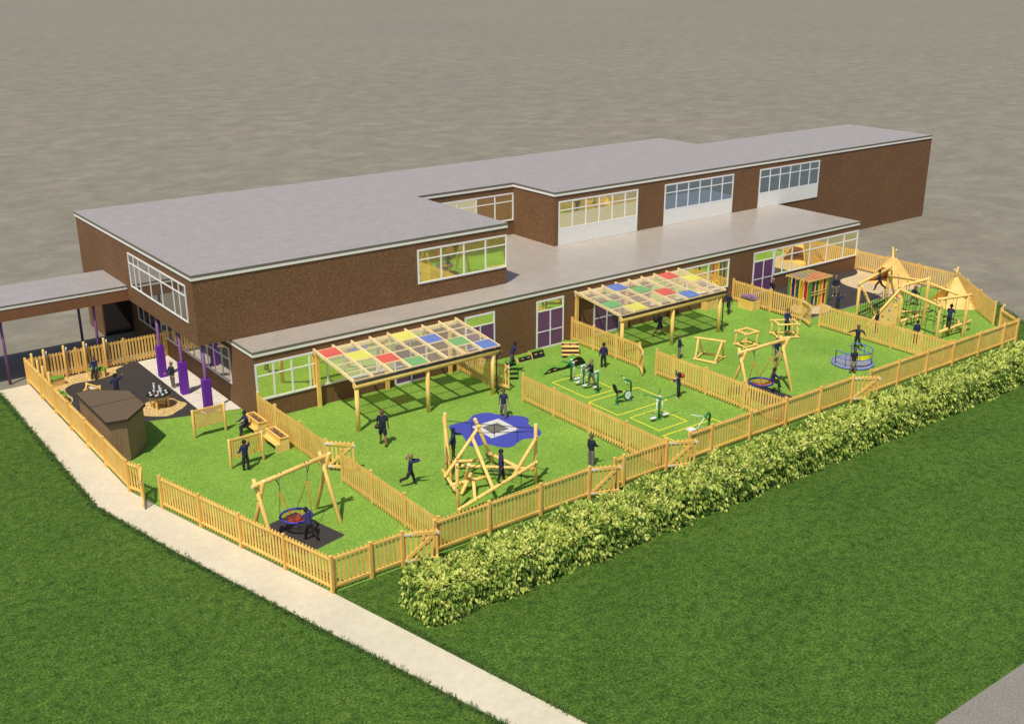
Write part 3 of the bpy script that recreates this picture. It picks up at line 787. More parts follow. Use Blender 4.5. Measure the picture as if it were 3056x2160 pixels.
log((6.37, -13.2, -.02), (6.37, -13.2, 2.66), name='post', bolts=[(.3, CAMD)])
nm = MB()
for k in range(5):
    p = lerp((3.85, -12.3, .52), (3.45, -12.98, 0), .15+.17*k); nm.box(p.x+.045, p.x+.085, p.y-.05, p.y+.03, p.z-.03, p.z+.03)
nm.build('foothold', dark_m, K)
rp = MB()
def rope(a, b, r=.015, sag=0, mb=None, n=6):
    a, b = V(a), V(b); pts = [lerp(a, b, k/n)+V((0, 0, -sag*4*(k/n)*(1-k/n))) for k in range(n+1)]
    (mb or rp).tube(pts, r, 6)
rope((4.09, -9.93, 2.3), (6.37, -13.2, 2.48), sag=.02); rope((5.2, -10.4, 1.62), (6.37, -13.2, 2.35), sag=.02)
for t in (.3, .55, .8):
    p = lerp((4.09, -9.93, 2.3), (6.37, -13.2, 2.48), t); rope(p, p-V((0, 0, .62+.1*math.sin(t*9))))
rope((4.0, -10.1, 1.3), (3.3, -11.3, .6))
for i in range(5):
    rope((4.55+.1*i, -12.0+.3*i*.2, .45), (6.0-.1*i, -11.6-.35*i, .5), .014)
for i in range(4):
    t = .2+.2*i; rope(lerp((4.6, -12.3, .45), (6.0, -13.0, .5), t), lerp((5.3, -10.8, .45), (6.1, -12.0, .5), t), .014)
rope((3.75, -11.9, .75), (5.9, -10.9, .62)); rope((3.75, -11.9, .75), (4.3, -12.3, .45)); rope((5.7, -13.1, .1), (5.7, -13.1, .8))
rp.build('rope', rope_m, K)

# trampoline
T = thing('trampoline', 'sunken square trampoline with pale surround in the blue surfacing', 'trampoline', (8.4, -7.6, 0))
m_ = MB()
TO = [(7.62, -6.80), (9.18, -6.78), (9.19, -8.37), (7.59, -8.43)]; TI = [(7.93, -7.13), (8.86, -7.12), (8.87, -8.08), (7.9, -8.10)]
for i in range(4):
    j = (i+1) % 4; m_.prism([TO[i], TO[j], TI[j], TI[i]], .0, .035+.002*i)
m_.build('surround', tramp_e, T)
m_ = MB(); m_.prism(TI, .0, .022); m_.build('mat', tramp_m, T)

# ------------------------------------------------------------------ left play area
SH = thing('storage_shed', 'brown timber shed with angled corners and flat dark brown roof by the path fence', 'shed', (-6.2, 1.4, 0))
RF = [(-7.18, 3.60), (-6.54, 3.65), (-5.12, 2.43), (-5.10, .35), (-6.31, -.92), (-7.18, -.78)]
WLp = [(-7.08, 3.48), (-6.58, 3.52), (-5.22, 2.38), (-5.20, .40), (-6.34, -.80), (-7.08, -.68)]
m_ = MB(); m_.prism(WLp, -.02, 1.93); w_o = m_.build('wall', shed_m, SH)
m_ = MB()
for i in range(6):
    a = V((*WLp[i], 0)); b = V((*WLp[(i+1) % 6], 0)); d = b-a; L = d.length; d.normalize(); nn = V((d.y, -d.x, 0))
    if nn.dot(a-V((-6.2, 1.4, 0))) < 0: nn = -nn
    k = int(L/.145)
    for j in range(k):
        c0 = a+d*(L*(j+.06)/k); c1 = a+d*(L*(j+.94)/k)
        off = .006+.004*(j % 2)
        m_.add([c0+nn*off+V((0, 0, .01)), c1+nn*off+V((0, 0, .01)), c1+nn*off+V((0, 0, 1.92)), c0+nn*off+V((0, 0, 1.92)), c0+V((0, 0, .01)), c1+V((0, 0, .01)), c1+V((0, 0, 1.92)), c0+V((0, 0, 1.92))],
               [(0, 1, 2, 3), (0, 4, 5, 1), (1, 5, 6, 2), (2, 6, 7, 3), (3, 7, 4, 0)])
m_.build('boarding', shed_m, SH)
for i in range(6):
    a = V((*RF[i], 1.955)); b = V((*RF[(i+1) % 6], 1.955)); m_ = MB(); m_.bar(a, b, .03, .11); m_.build('roof_edge', dark_m2, SH)
m_ = MB(); m_.bar((-7.18, 1.418, 2.003), (-5.11, 1.418, 2.003), .035, .012); m_.build('roof_batten', dark_m2, SH)
m_ = MB(); m_.prism([p for p in RF[:1]+RF[1:3]+[(-5.11, 1.425), (-7.18, 1.425)]], 1.925, 2.0); m_.build('roof', shedroof_m, SH)
m_ = MB(); m_.prism([(-7.18, 1.41), (-5.11, 1.41), RF[3], RF[4], RF[5]], 1.925, 1.998); m_.build('roof', shedroof_m, SH)

WT = thing('water_table', 'round dark topped water table with white tubes and wooden legs on wood chippings', 'play table', (-3.1, 4.6, 0))
cx, cy = -3.1, 4.6
m_ = MB(); m_.cyl((cx, cy, .655), (cx, cy, .69), .60, n=36, bev=.02); m_.build('table_top', dark_m, WT)
m_ = MB(); m_.cyl((cx, cy, .55), (cx, cy, .65), .53, n=24, bev=.01); m_.build('apron', ply, WT)
for k in range(4):
    a = R(45+90*k+8); c = MB(); x, y = cx+.44*math.cos(a), cy+.44*math.sin(a); c.bar((x, y, -.01), (x, y, .56), .10, .05, up=(math.cos(a), math.sin(a), 0)); c.build('leg', wood_z, WT)
c = MB(); c.bar((cx-.4, cy-.1, .18), (cx+.4, cy+.1, .18), .04, .08); c.bar((cx-.1, cy+.4, .27), (cx+.1, cy-.4, .27), .04, .08); c.build('brace', wood_x, WT)
for dx, dy, h in ((-.12, .16, .52), (.12, .1, .36), (.1, -.12, .30), (-.05, -.14, .20), (.17, -.04, .14)):
    c = MB(); c.cyl((cx+dx, cy+dy, .69), (cx+dx, cy+dy, .69+h), .042, n=10, bev=.1); c.cyl((cx+dx, cy+dy, .69+h-.03), (cx+dx, cy+dy, .69+h), .06, .062, n=10); c.build('tube', plastic_w, WT)
for k in range(8):
    a = 2*math.pi*k/8+.2; x, y = cx+.40*math.cos(a), cy+.40*math.sin(a)
    c = MB(); c.cyl((x, y, .69), (x, y, .75), .04, .065, n=10, bev=.05); c.build('funnel', plastic_w, WT)
for k, mt in enumerate((S_PUR, S_BLU, S_RED, S_ORY, S_GRN)):
    a = 2*math.pi*k/5+.5; x, y = cx+.23*math.cos(a), cy+.23*math.sin(a); c = MB(); c.cyl((x, y, .691), (x, y, .698), .05, n=12); c.build('coloured_disc', mt, WT)
for k in range(3):
    a = 2*math.pi*k/3+1; x, y = cx+.28*math.cos(a), cy+.28*math.sin(a); c = MB(); c.cyl((x, y, .36), (x, y, .54), .12, .14, n=14); c.build('tub', S_JAR, WT)

def board(loc, label, kind):
    Bd = thing('play_board', label, 'play board', loc, 0, 'free standing lattice play boards')
    x, y = loc[0], loc[1]
    for dx in (-.75, .75):
        c = MB(); c.cyl((x+dx, y, -.02), (x+dx, y, 1.38), .062, n=12, cap=1, bev=.1); c.build('post', [log_m, log_end], Bd)
    c = MB(); c.box(x-.70, x+.70, y-.035, y+.035, 1.29, 1.36); c.build('top_rail', wood_x, Bd)
    c = MB(); c.box(x-.70, x+.70, y-.03, y+.03, .48, .54); c.build('bottom_rail', wood_x, Bd)
    for dx in (-.64, .64): c = MB(); c.box(x+dx-.04, x+dx+.04, y-.025, y+.025, .54, 1.29); c.build('side_rail', wood_z, Bd)
    c = MB()
    if kind == 'lattice':
        n = 10
        for i in range(n+1): xx = x-.60+1.2*i/n; c.box(xx-.026, xx+.026, y-.014, y-.002, .54, 1.29)
        for j in range(8): zz = .58+.67*j/7; c.box(x-.6, x+.6, y-.03, y-.015, zz-.024, zz+.024)
        c.build('lattice', ply, Bd)
    else:
        for j in range(9): zz = .58+.67*j/8; c.cyl((x-.6, y, zz), (x+.6, y, zz), .014, n=8)
        c.build('rod', wood_x, Bd)
        c = MB()
        for i in range(12):
            xx = x-.56+1.12*i/11
            c.tube([(xx+.02*(-1)**j, y-.012, .56+.7*j/14) for j in range(15)], .009, 4)
        c.build('weaving_string', red_rope, Bd)
board((-2.45, -.16, 0), 'wooden lattice board with square holes standing nearest the purple padded column', 'lattice')
board((-2.45, -4.24, 0), 'wooden weaving board with orange strings that a standing child faces', 'weave')

def bench_planter(label):
    P = thing('bench_planter', label, 'planter', (0, 0, 0), 0, 'bench planters against the dividing fence')
    # length along y 1.4, local origin at the front outer corner centre; x from -.35 (bench) to .32
    for sy in (-1, 1):
        c = MB(); y = sy*.70
        c.add([(-.34, y-.03*sy, 0), (.32, y-.03*sy, 0), (.32, y-.03*sy, .64), (-.10, y-.03*sy, .64), (-.14, y-.03*sy, .40), (-.34, y-.03*sy, .38)] +
              [(-.34, y, 0), (.32, y, 0), (.32, y, .64), (-.10, y, .64), (-.14, y, .40), (-.34, y, .38)],
              [(0, 1, 2, 3, 4, 5), (11, 10, 9, 8, 7, 6)]+[(i, i+6, (i+1) % 6+6, (i+1) % 6) for i in range(6)])
        c.build('end_panel', ply, P)
    c = MB(); c.box(-.345, -.10, -.67, .67, .345, .385); c.build('seat', wood_y, P)
    c = MB(); c.box(-.10, -.065, -.67, .67, .10, .62); c.build('side_panel', wood_y, P)
    c = MB(); c.box(.285, .315, -.67, .67, .02, .62); c.build('side_panel', wood_y, P)
    c = MB()
    c.box(-.13, -.05, -.735, .735, .641, .667); c.box(.26, .34, -.735, .735, .641, .667); c.box(-.05, .26, -.735, -.66, .641, .666); c.box(-.05, .26, .66, .735, .641, .666)
    c.build('rim', wood_y, P)
    c = MB(); n = 10
    vs = [(-.062+.344*i/5, -.67+1.34*j/16, .55+.05*math.sin(j*1.3+i)+random.uniform(-.02, .03)) for i in range(6) for j in range(17)]
    c.add(vs, [(i*17+j, (i+1)*17+j, (i+1)*17+j+1, i*17+j+1) for i in range(5) for j in range(16)], 0, True); c.build('soil', soil_m, P)
    return P
bp_ = bench_planter('bench planter with a child sitting on its seat')
dup(bp_, (-.63, -3.24, 0), 0, 'empty bench planter just right of the weaving board')
bp_.location = (-.65, -1.05, 0)

def chime_post(x, y, h, ang, label):
    P = thing('chime_post', label, 'post', (x, y, 0), 0, 'posts with hanging chimes in the corner')
    c = MB(); c.cyl((x, y, -.02), (x, y, h), .065, n=12, cap=1, bev=.1); c.build('post', [log_m, log_end], P)
    ux, uy = math.cos(ang), math.sin(ang)
    c = MB(); c.bar((x+ux*.06, y+uy*.06, h-.10), (x+ux*.16, y+uy*.16, h-.10), .02, .02); c.build('bracket', chain_m, P)
    c = MB()
    for k in range(3):
        q = .09+.03*k; c.tube([(x+ux*q, y+uy*q, h-.12), (x+ux*q, y+uy*q, h-.85+.1*k)], .013, 6)
    c.build('chime', chain_m, P)
cl = ['tall round chime post third from the back left fence corner, on the path side', '']
for (x, y), lb in zip(((-7.16, 11.3), (-6.5, 11.6), (-5.5, 11.6), (-4.46, 11.6), (-3.42, 11.6), (-7.2, 10.05), (-7.22, 9.0), (-7.22, 7.95)),
        ('round chime post closest to the back left fence corner', 'leftmost round chime post along the back picket fence', 'second round chime post from the left along the back fence',
         'round chime post directly behind the sitting child', 'rightmost round chime post along the back picket fence',
         'round chime post farthest back along the path fence', 'middle round chime post along the path fence', 'round chime post along the path fence nearest the shed')):
    chime_post(x, y, 1.74, 0 if y > 11.4 else R(60), lb)

def turf_seat(poly, h, label):
    n = len(poly); cx_ = sum(p[0] for p in poly)/n; cy_ = sum(p[1] for p in poly)/n
    P = thing('turf_stool', label, 'seat', (cx_, cy_, 0), 0, 'turf topped seats on the wood chippings')
    m = MB(); inner = [(cx_+(x-cx_)*.95, cy_+(y-cy_)*.95) for x, y in poly]; m.prism(inner, 0, h-.02); m.build('base', ply, P)
    m = MB(); m.prism(poly, h-.02, h+.012); m.build('turf_top', gtop_m, P)
turf_seat([(-4.68, 10.78), (-3.9, 10.38), (-3.70, 10.7), (-3.9, 11.1), (-4.42, 11.3)], .41, 'green turf topped wooden seat that a child sits on')
turf_seat([(-6.6, 10.35), (-5.88, 10.55), (-5.95, 10.95), (-6.3, 11.05), (-6.75, 10.8)], .4, 'green turf topped wooden seat in the back left corner')
turf_seat([(-6.62, 8.85), (-6.46, 8.2), (-6.55, 7.75), (-6.95, 7.7), (-7.0, 8.8)], .4, 'green turf topped wooden seat half hidden by the path fence')

E_ = thing('log_easel', 'low pine log frame holding white trays behind the shed', 'play frame', (-5.5, 7.2, 0))
for p, h in (((-5.48, 8.1), .74), ((-5.06, 7.4), .70), ((-5.83, 7.35), .66), ((-5.5, 6.75), .6)):
    c = MB(); c.cyl((*p, -.01), (*p, h), .06, n=12, cap=1); c.build('post', [log_m, log_end], E_)
for a, b in (((-5.48, 8.1, .68), (-5.06, 7.4, .62)), ((-5.83, 7.35, .58), (-5.48, 8.1, .62)), ((-5.83, 7.35, .55), (-5.06, 7.4, .60)), ((-5.83, 7.35, .52), (-5.5, 6.75, .5))):
    c = MB(); c.bar(a, b, .06, .06); c.build('rail', wood_x, E_)
for k in range(3):
    c = MB(); c.box(-5.5+.02, -5.15, 7.45+.15*k, 7.55+.15*k, .50+.03*k, .53+.03*k); c.build('tray', plastic_w, E_)

# ------------------------------------------------------------------ balance course near the wall
def turf_block(label, poly, z, rz=0, cat='steps'): pass
ST = thing('wooden_steps', 'dark step block with pale wooden treads and turf top by the purple door', 'steps', (17.5, -2.2, 0), R(-37.5))
for i in range(4):
    h = .16*(i+1); y0 = .24*i
    m = MB(); m.box(-.46, .46, y0, y0+.24 if i < 3 else 1.12, 0, h-.03); m.build('riser', dark_m, ST, world=False)
    m = MB(); m.box(-.48, .48, y0-.03, y0+.205 if i < 3 else y0+.06, h-.03, h+.012); m.build('tread', ply, ST, world=False)
m = MB(); m.box(-.47, .47, .785, 1.13, .611, .655); m.build('turf_top', gtop_m, ST, world=False)
for xa_ in (-.35, .05):
    m = MB(); m.box(xa_, xa_+.3, .686, .719, .52, .55); m.build('handhold', ply, ST, world=False)
S2 = thing('turf_steps', 'dark steps with bright turf treads beside the open gate', 'steps', (12.94, -2.98, 0), R(-31))
for i in range(4):
    h = .155*(i+1); y0 = .28*i; y1 = y0+.28 if i < 3 else 1.6
    m = MB(); m.box(-.26, .26, y0, y1, 0, h-.02); m.build('riser', dark_m, S2, world=False)
    m = MB(); m.box(-.265, .265, y0, y1, h-.02, h+.012); m.build('turf_top', gtop_m, S2, world=False)
for (xa, xb, y, w, h, lb) in ((14.78, 15.68, -1.10, .42, .22, 'low dark balance block with turf top nearest the wall'), (15.70, 16.55, -1.16, .62, .36, 'taller dark balance block with turf top nearest the purple door')):
    P = thing('balance_block', lb, 'balance block', ((xa+xb)/2, y+w/2, 0), 0, 'dark turf topped balance blocks')
    m = MB(); m.add([(xa, y, 0), (xb, y, 0), (xb, y+w*.3, h), (xa, y+w*.3, h), (xa, y+w, 0), (xb, y+w, 0), (xa, y+w*.7, h), (xb, y+w*.7, h)],
                    [(0, 1, 2, 3), (4, 6, 7, 5), (3, 2, 7, 6), (0, 4, 5, 1)]); m.build('side_panel', dark_m, P)
    m = MB(); m.add([(xa-.03, y, 0), (xa-.03, y+w*.3, h), (xa-.03, y+w*.7, h), (xa-.03, y+w, 0), (xa+.001, y, 0), (xa+.001, y+w*.3, h), (xa+.001, y+w*.7, h), (xa+.001, y+w, 0)],
                    [(0, 1, 2, 3), (7, 6, 5, 4), (0, 4, 5, 1), (1, 5, 6, 2), (2, 6, 7, 3)]); m.build('end_panel', ply, P)
    m = MB(); m.box(xa-.02, xb+.01, y+w*.27, y+w*.73, h-.003, h+.02); m.build('turf_top', gtop_m, P)
    for xc in (xa+.18, xb-.3):
        m = MB(); m.box(xc, xc+.18, y+w*.17-.012, y+w*.17+.01, h*.55, h*.66); m.build('handhold', ply, P)
WV = thing('wave_ramp', 'dark sided wavy balance ramp with turf top', 'ramp', (16, -3.2, 0))
prof = [(14.55, .0), (14.75, .12), (14.95, .24), (15.15, .29), (15.35, .28), (15.6, .19), (15.85, .14), (16.1, .16), (16.35, .27), (16.6, .42), (16.85, .52), (17.05, .52), (17.25, .43), (17.45, .22), (17.55, .0)]
k = len(prof)
for s_, yy in ((1, -3.42), (-1, -2.95)):
    m = MB(); m.add([(x, yy, z) for x, z in prof]+[(x, yy+s_*.02, z) for x, z in prof], [tuple(range(k)), tuple(reversed(range(k, 2*k)))]+[(i, i+k, (i+1) % k+k, (i+1) % k) for i in range(k)])
    m.build('side_panel', dark_m, WV)
m = MB(); m.add([(x, -3.43, z+.004) for x, z in prof]+[(x, -2.94, z+.004) for x, z in prof], [(i, i+1, k+i+1, k+i) for i in range(k-1)], 0, True); m.build('turf_top', gtop_m, WV)
for xa_, z_ in ((14.9, .10), (15.3, .12), (16.75, .3)):
    m = MB(); m.box(xa_, xa_+.19, -3.434, -3.42, z_, z_+.04); m.build('handhold', ply, WV)

# ------------------------------------------------------------------ exercise machines
def gpost(mb, x, y, h, r=.055):
    mb.cyl((x, y, 0), (x, y, h), r, n=14, bev=.02); mb.cyl((x, y, 0), (x, y, .06), .13, .075, n=16, bev=.05)
A = thing('air_walker', 'green double air walker with white hanging footplates, child standing on it', 'exercise machine', (15.25, -5.95, 0), 0, 'green outdoor exercise machines')
for y in (-4.93, -5.94, -7.01):
    m = MB(); gpost(m, 15.25, y, 1.14); p_ = m.build('post', green_m, A)
    m = MB(); m.cyl((15.25, y, 1.13), (15.25, y, 1.19), .062, n=14, bev=.2); m.build('cap', whitesteel, p_)
m = MB()
for ya, yb in ((-4.93, -5.94), (-5.94, -7.01)):
    m.tube([(15.25, ya, .98), (15.05, ya-.1, 1.0), (15.0, (ya+yb)/2, 1.02), (15.05, yb+.1, 1.0), (15.25, yb, .98)], .024, 8)
m.tube([(15.25, -4.93, 1.0), (15.0, -4.75, 1.05), (14.95, -4.5, 1.02), (15.1, -4.5, .95), (15.25, -4.93, .9)], .022, 8)
m.build('handrail', green_m, A)
for y in (-5.10, -5.77, -6.11, -6.84):
    dx = .16 if y in (-5.10, -6.84) else -.12
    m = MB(); m.tube([(15.25, y, 1.06), (15.25+dx, y, .20)], .024, 8); m.cyl((15.25, y-.06, 1.06), (15.25, y+.06, 1.06), .055, n=12); ar = m.build('swing_arm', whitesteel, A)
    m = MB(); sy = -.12 if y in (-5.10, -6.11) else .12; m.box(15.25+dx-.17, 15.25+dx+.17, y+sy-.09, y+sy+.09, .17, .20); m.build('footplate', whitesteel, ar)
Bk = thing('exercise_bike', 'green outdoor exercise bike with black seat and white wheel cover', 'exercise machine', (15.4, -8.8, 0), 0, 'green outdoor exercise machines')
m = MB(); m.cyl((14.95, -8.8, 0), (14.95, -8.8, .60), .045, n=12); m.cyl((15.86, -8.8, 0), (15.86, -8.8, .55), .045, n=12)
m.tube([(15.86, -8.8, .5), (15.86, -8.8, .92), (15.80, -8.8, 1.03), (15.55, -8.8, 1.15), (15.4, -8.8, 1.20)], .05, 10); m.bar((14.95, -8.8, .3), (15.5, -8.8, .36), .06, .09); m.build('frame', green_m, Bk)
for xc in (14.83, 15.74):
    m = MB(); m.box(xc, xc+.24, -8.92, -8.68, 0, .02); m.build('base_plate', green_m, Bk)
m = MB()
for x in (14.86, 15.04, 15.77, 15.95):
    for y in (-8.89, -8.71): m.cyl((x, y, .02), (x, y, .045), .018, n=8)
m.build('bolt', whitesteel, Bk)
m = MB(); m.ell((15.07, -8.8, .64), .2, .17, .05, 14, 8); m.build('seat', dark_m, Bk)
m = MB(); m.ell((14.78, -8.8, .90), .05, .16, .24, 14, 8, M=Matrix.Rotation(R(-14), 3, 'Y')); bb = m.build('backrest', dark_m, Bk)
m = MB(); m.tube([(14.95, -8.8, .56), (14.84, -8.8, .66), (14.76, -8.8, .9)], .03, 8); m.build('backrest_bar', green_m, Bk)
m = MB(); m.cyl((15.62, -8.84, .34), (15.62, -8.76, .34), .25, n=24, bev=.02); m.build('wheel_guard', green_m, Bk)
m = MB(); m.cyl((15.64, -8.865, .33), (15.64, -8.845, .33), .20, n=24, bev=.02); m.build('wheel_cover', whitesteel, Bk)
m = MB(); m.tube([(15.42, -8.92, 1.02), (15.42, -8.80, 1.16), (15.42, -8.70, 1.3)], .022, 6); m.tube([(15.60, -8.93, .16), (15.7, -8.86, .12)], .02, 6); m.build('crank', whitesteel, Bk)
m = MB(); m.cyl((15.42, -8.95, .99), (15.52, -8.98, .96), .02, n=8); m.cyl((15.42, -8.67, 1.33), (15.32, -8.64, 1.36), .02, n=8); m.build('grip', dark_m, Bk)
Cx = thing('leg_swinger', 'green exercise post with wide handlebars and two white footplates', 'exercise machine', (15.27, -11.41, 0), 0, 'green outdoor exercise machines')
m = MB(); gpost(m, 15.27, -11.41, 1.16, .06); m.build('post', green_m, Cx)
m = MB(); m.cyl((15.27, -11.41, 1.15), (15.27, -11.41, 1.21), .065, n=14, bev=.2); m.build('cap', whitesteel, Cx)
for pts in ([(15.27, -11.41, 1.08), (15.02, -11.1, 1.16), (14.95, -10.95, 1.2), (14.75, -10.8, 1.15)], [(15.27, -11.41, 1.05), (15.6, -11.55, 1.05), (15.85, -11.6, 1.1), (16.05, -11.65, 1.16)], [(15.27, -11.41, 1.1), (15.4, -11.2, 1.2), (15.6, -11.08, 1.33)]):
    m = MB(); m.tube(pts, .026, 8); m.build('handlebar', green_m, Cx)
for sx in (-1, 1):
    x = 15.27+sx*.16; m = MB(); m.tube([(x, -11.41, 1.0), (x+sx*.08, -11.41, .2)], .026, 8); m.cyl((x, -11.47, 1.0), (x, -11.35, 1.0), .05, n=10); ar = m.build('swing_arm', whitesteel, Cx)
    m = MB(); m.box(x+sx*.08-.02, x+sx*.42, -11.53, -11.36, .17, .2); m.build('footplate', whitesteel, ar)
    m = MB(); m.box(x+sx*.08-.02, x+sx*.42, -11.36, -11.335, .165, .215); m.build('plate_edge', green_m, ar)
Rw = thing('rowing_machine', 'green and white rowing machine partly hidden behind the front fence', 'exercise machine', (15.4, -14.0, 0), 0, 'green outdoor exercise machines')
m = MB(); m.cyl((15.86, -14.05, 0), (15.86, -14.05, .75), .05, n=12); m.tube([(15.86, -14.05, .7), (15.86, -14.08, .95), (15.75, -14.12, 1.1), (15.5, -14.2, 1.12), (15.3, -14.25, 1.05)], .055, 10); m.tube([(15.75, -14.1, .7), (15.55, -14.15, .9), (15.45, -14.2, 1.07)], .02, 8); m.bar((15.0, -14.0, .32), (15.86, -14.05, .32), .07, .07); m.build('frame', green_m, Rw)
m = MB(); m.cyl((15.02, -13.98, 0), (15.02, -13.98, .34), .045, n=12); m.build('support', dark_m, Rw)
m = MB(); m.box(14.62, 14.98, -14.1, -13.8, .44, .5); m.build('seat', whitesteel, Rw)
m = MB(); m.tube([(15.3, -14.25, 1.02), (15.12, -14.05, .5), (14.95, -14.0, .44)], .018, 8); m.tube([(15.3, -14.25, 1.06), (14.85, -13.85, 1.15)], .02, 8); m.build('lever', whitesteel, Rw)
m = MB(); m.cyl((15.1, -14.15, .4), (15.1, -13.85, .4), .03, n=8); m.build('foot_bar', dark_m, Rw)

# ------------------------------------------------------------------ log frames
def beam(a, b, r, parent, name='beam', bolts=True):
    c = MB(); c.cyl(a, b, r, n=12, cap=1, bev=.1); o = c.build(name, [log_m, log_end], parent)
    if bolts:
        a, b = V(a), V(b); m = MB(); d = (b-a).normalized()
        off = V((-.4, -.7, .5)); off = (off-d*off.dot(d)).normalized()
        for t in (.06, .94): p = lerp(a, b, t); m.cyl(p+off*(r-.01), p+off*(r+.01), .016, n=6)
        m.build('bolt', bolt_m, o)
    return o
def cube_frame(pts, h, label, grp='small pine log cube frames'):
    cx_ = sum(p[0] for p in pts)/4; cy_ = sum(p[1] for p in pts)/4
    P = thing('cube_climber', label, 'climbing frame', (cx_, cy_, 0), 0, grp)
    for i in range(4):
        a, b = V((*pts[i], 0)), V((*pts[(i+1) % 4], 0)); d = (b-a).normalized()*.13
        for z in (.07, h): beam(a-d+V((0, 0, z+(.02 if i % 2 else 0))), b+d+V((0, 0, z+(.02 if i % 2 else 0))), .06, P)
        c = MB(); c.cyl(a+V((0, 0, .0)), a+V((0, 0, h)), .06, n=12); c.build('post', log_m, P)
    return P
cube_frame([(26.33, -7.0), (27.2, -7.05), (27.17, -6.27), (26.38, -6.22)], .84, 'small square pine log cube frame, empty, in the middle lawn')
cube_frame([(29.2, -6.98), (30.15, -7.55), (30.6, -6.82), (29.55, -6.15)], .84, 'pine log cube frame with a child sitting on its top rail')
P = thing('cube_climber', 'pine log frame with a sloping triangular profile and one top rail', 'climbing frame', (23.4, -7, 0), 0, 'small pine log cube frames')
q = [(22.7, -6.62), (23.05, -7.72), (24.2, -7.32), (23.8, -6.15)]
for i in range(4):
    a, b = V((*q[i], .07+.02*(i % 2))), V((*q[(i+1) % 4], .07+.02*(i % 2))); d = (b-a).normalized()*.12; beam(a-d, b+d, .065, P)
ta, tb = V((23.15, -6.35, 1.12)), V((23.75, -7.55, 1.12)); dd = (tb-ta).normalized()*.2
beam(ta-dd, tb+dd, .065, P)
for a, b in ((q[0], ta), (q[3], ta), (q[1], tb), (q[2], tb)):
    c = MB(); c.cyl((*a, .05), tuple(b-V((0, 0, .03))), .06, n=12); c.build('leg', log_m, P)

# roundabout
RB = thing('roundabout', 'playground roundabout with grey disc, blue rails and a yellow panel', 'roundabout', (29.05, -12.2, 0))
cx, cy = 29.05, -12.2
m = MB(); m.cyl((cx, cy, .03), (cx, cy, .09), 1.06, n=48, bev=.005); m.build('deck', disc_m, RB)
m = MB(); m.tube([(cx+1.08*math.cos(t), cy+1.08*math.sin(t), .07) for t in [2*math.pi*k/48 for k in range(48)]], .045, 8, closed=True); m.build('rim', discrim, RB)
A0, A1 = R(152), R(152+248+2)
def arc(z, r_=1.0, a0=A0, a1=A1, n=36): return [(cx+r_*math.cos(a0+(a1-a0)*k/n), cy+r_*math.sin(a0+(a1-a0)*k/n), z) for k in range(n+1)]
m = MB(); m.tube([(*arc(.1)[0][:2], .09)]+arc(.86)+[(*arc(.1)[-1][:2], .09)], .024, 8); m.tube(arc(.52), .022, 8); m.build('rail', bluesteel, RB)
for k in range(1, 6):
    a = A0+(A1-A0)*k/6; x, y = cx+math.cos(a), cy+math.sin(a); m = MB(); m.cyl((x, y, .09 if k in (1, 4, 5) else .5), (x, y, .85), .022, n=8); m.build('upright', bluesteel, RB)
pa = arc(.54, 1.0, R(225), R(320), 16); pb = arc(.84, 1.0, R(225), R(320), 16); pa2 = arc(.54, .985, R(225), R(320), 16); pb2 = arc(.84, .985, R(225), R(320), 16)
m = MB(); n_ = 17; m.add(pa+pb+pa2+pb2, [(i, i+1, n_+i+1, n_+i) for i in range(16)]+[(2*n_+i+1, 2*n_+i, 3*n_+i, 3*n_+i+1) for i in range(16)]); m.build('panel', yellowp, RB)
m = MB(); m.cyl((cx+.35, cy+.1, .09), (cx+.35, cy+.1, .12), .2, n=20); m.build('pink_disc', simple('pink_panel', (.75, .25, .24), .5), RB)

# sensory hut
H = thing('sensory_hut', 'small hut of pine slats with strips of coloured perspex and green turf corners', 'hut', (36.25, -3.4, 0))
hx0, hx1, hy0, hy1 = 35.35, 37.05, -4.2, -2.65
for x in (hx0, hx1):
    for y in (hy0, hy1):
        m = MB(); m.box(x-.09, x+.09, y-.09, y+.09, -.01, 1.74); m.build('corner_post', gtop_m, H)
cols = [S_PUR, S_DGR, S_ORY, S_DRD]
for face in range(2):
    for k in range(5):
        t = (k+.5)/5
        if face == 0: y = hy1-.12-(hy1-hy0-.24)*k/4; m = MB(); m.box(hx0-.05, hx0+.03, y-.035, y+.035, 0, 1.74); m.build('slat', wood_z, H)
        else: x = hx0+.12+(hx1-hx0-.24)*k/4; m = MB(); m.box(x-.035, x+.035, hy0-.05, hy0+.03, 0, 1.74); m.build('slat', wood_z, H)
    for k in range(4):
        if face == 0: a = hy1-.12-(hy1-hy0-.24)*k/4-.04; b = a-(hy1-hy0-.24)/4+.08; m = MB(); m.box(hx0-.012, hx0+.004, b, a, .05, 1.7)
        else: a = hx0+.12+(hx1-hx0-.24)*k/4+.04; b = a+(hx1-hx0-.24)/4-.08; m = MB(); m.box(a, b, hy0-.012, hy0+.004, .05, 1.7)
        m.build('coloured_panel', cols[k], H)
m = MB(); m.box(hx0+.06, hx1-.06, hy0-.075, hy0-.052, .82, .87); m.box(hx0+.06, hx1-.06, hy0-.075, hy0-.052, 1.0, 1.05); m.box(hx0+.06, hx1-.06, hy0-.07, hy0-.051, .02, .1); m.build('cross_rail', ply, H)
for k in range(9):
    y = hy0-.10+(hy1-hy0+.2)*k/8; off = .06 if k % 2 else -.02
    m = MB(); m.box(hx0-.32+off, hx1+.34+off*.5, y-.028, y+.028, 1.76, 1.87); m.build('roof_slat', ply, H)
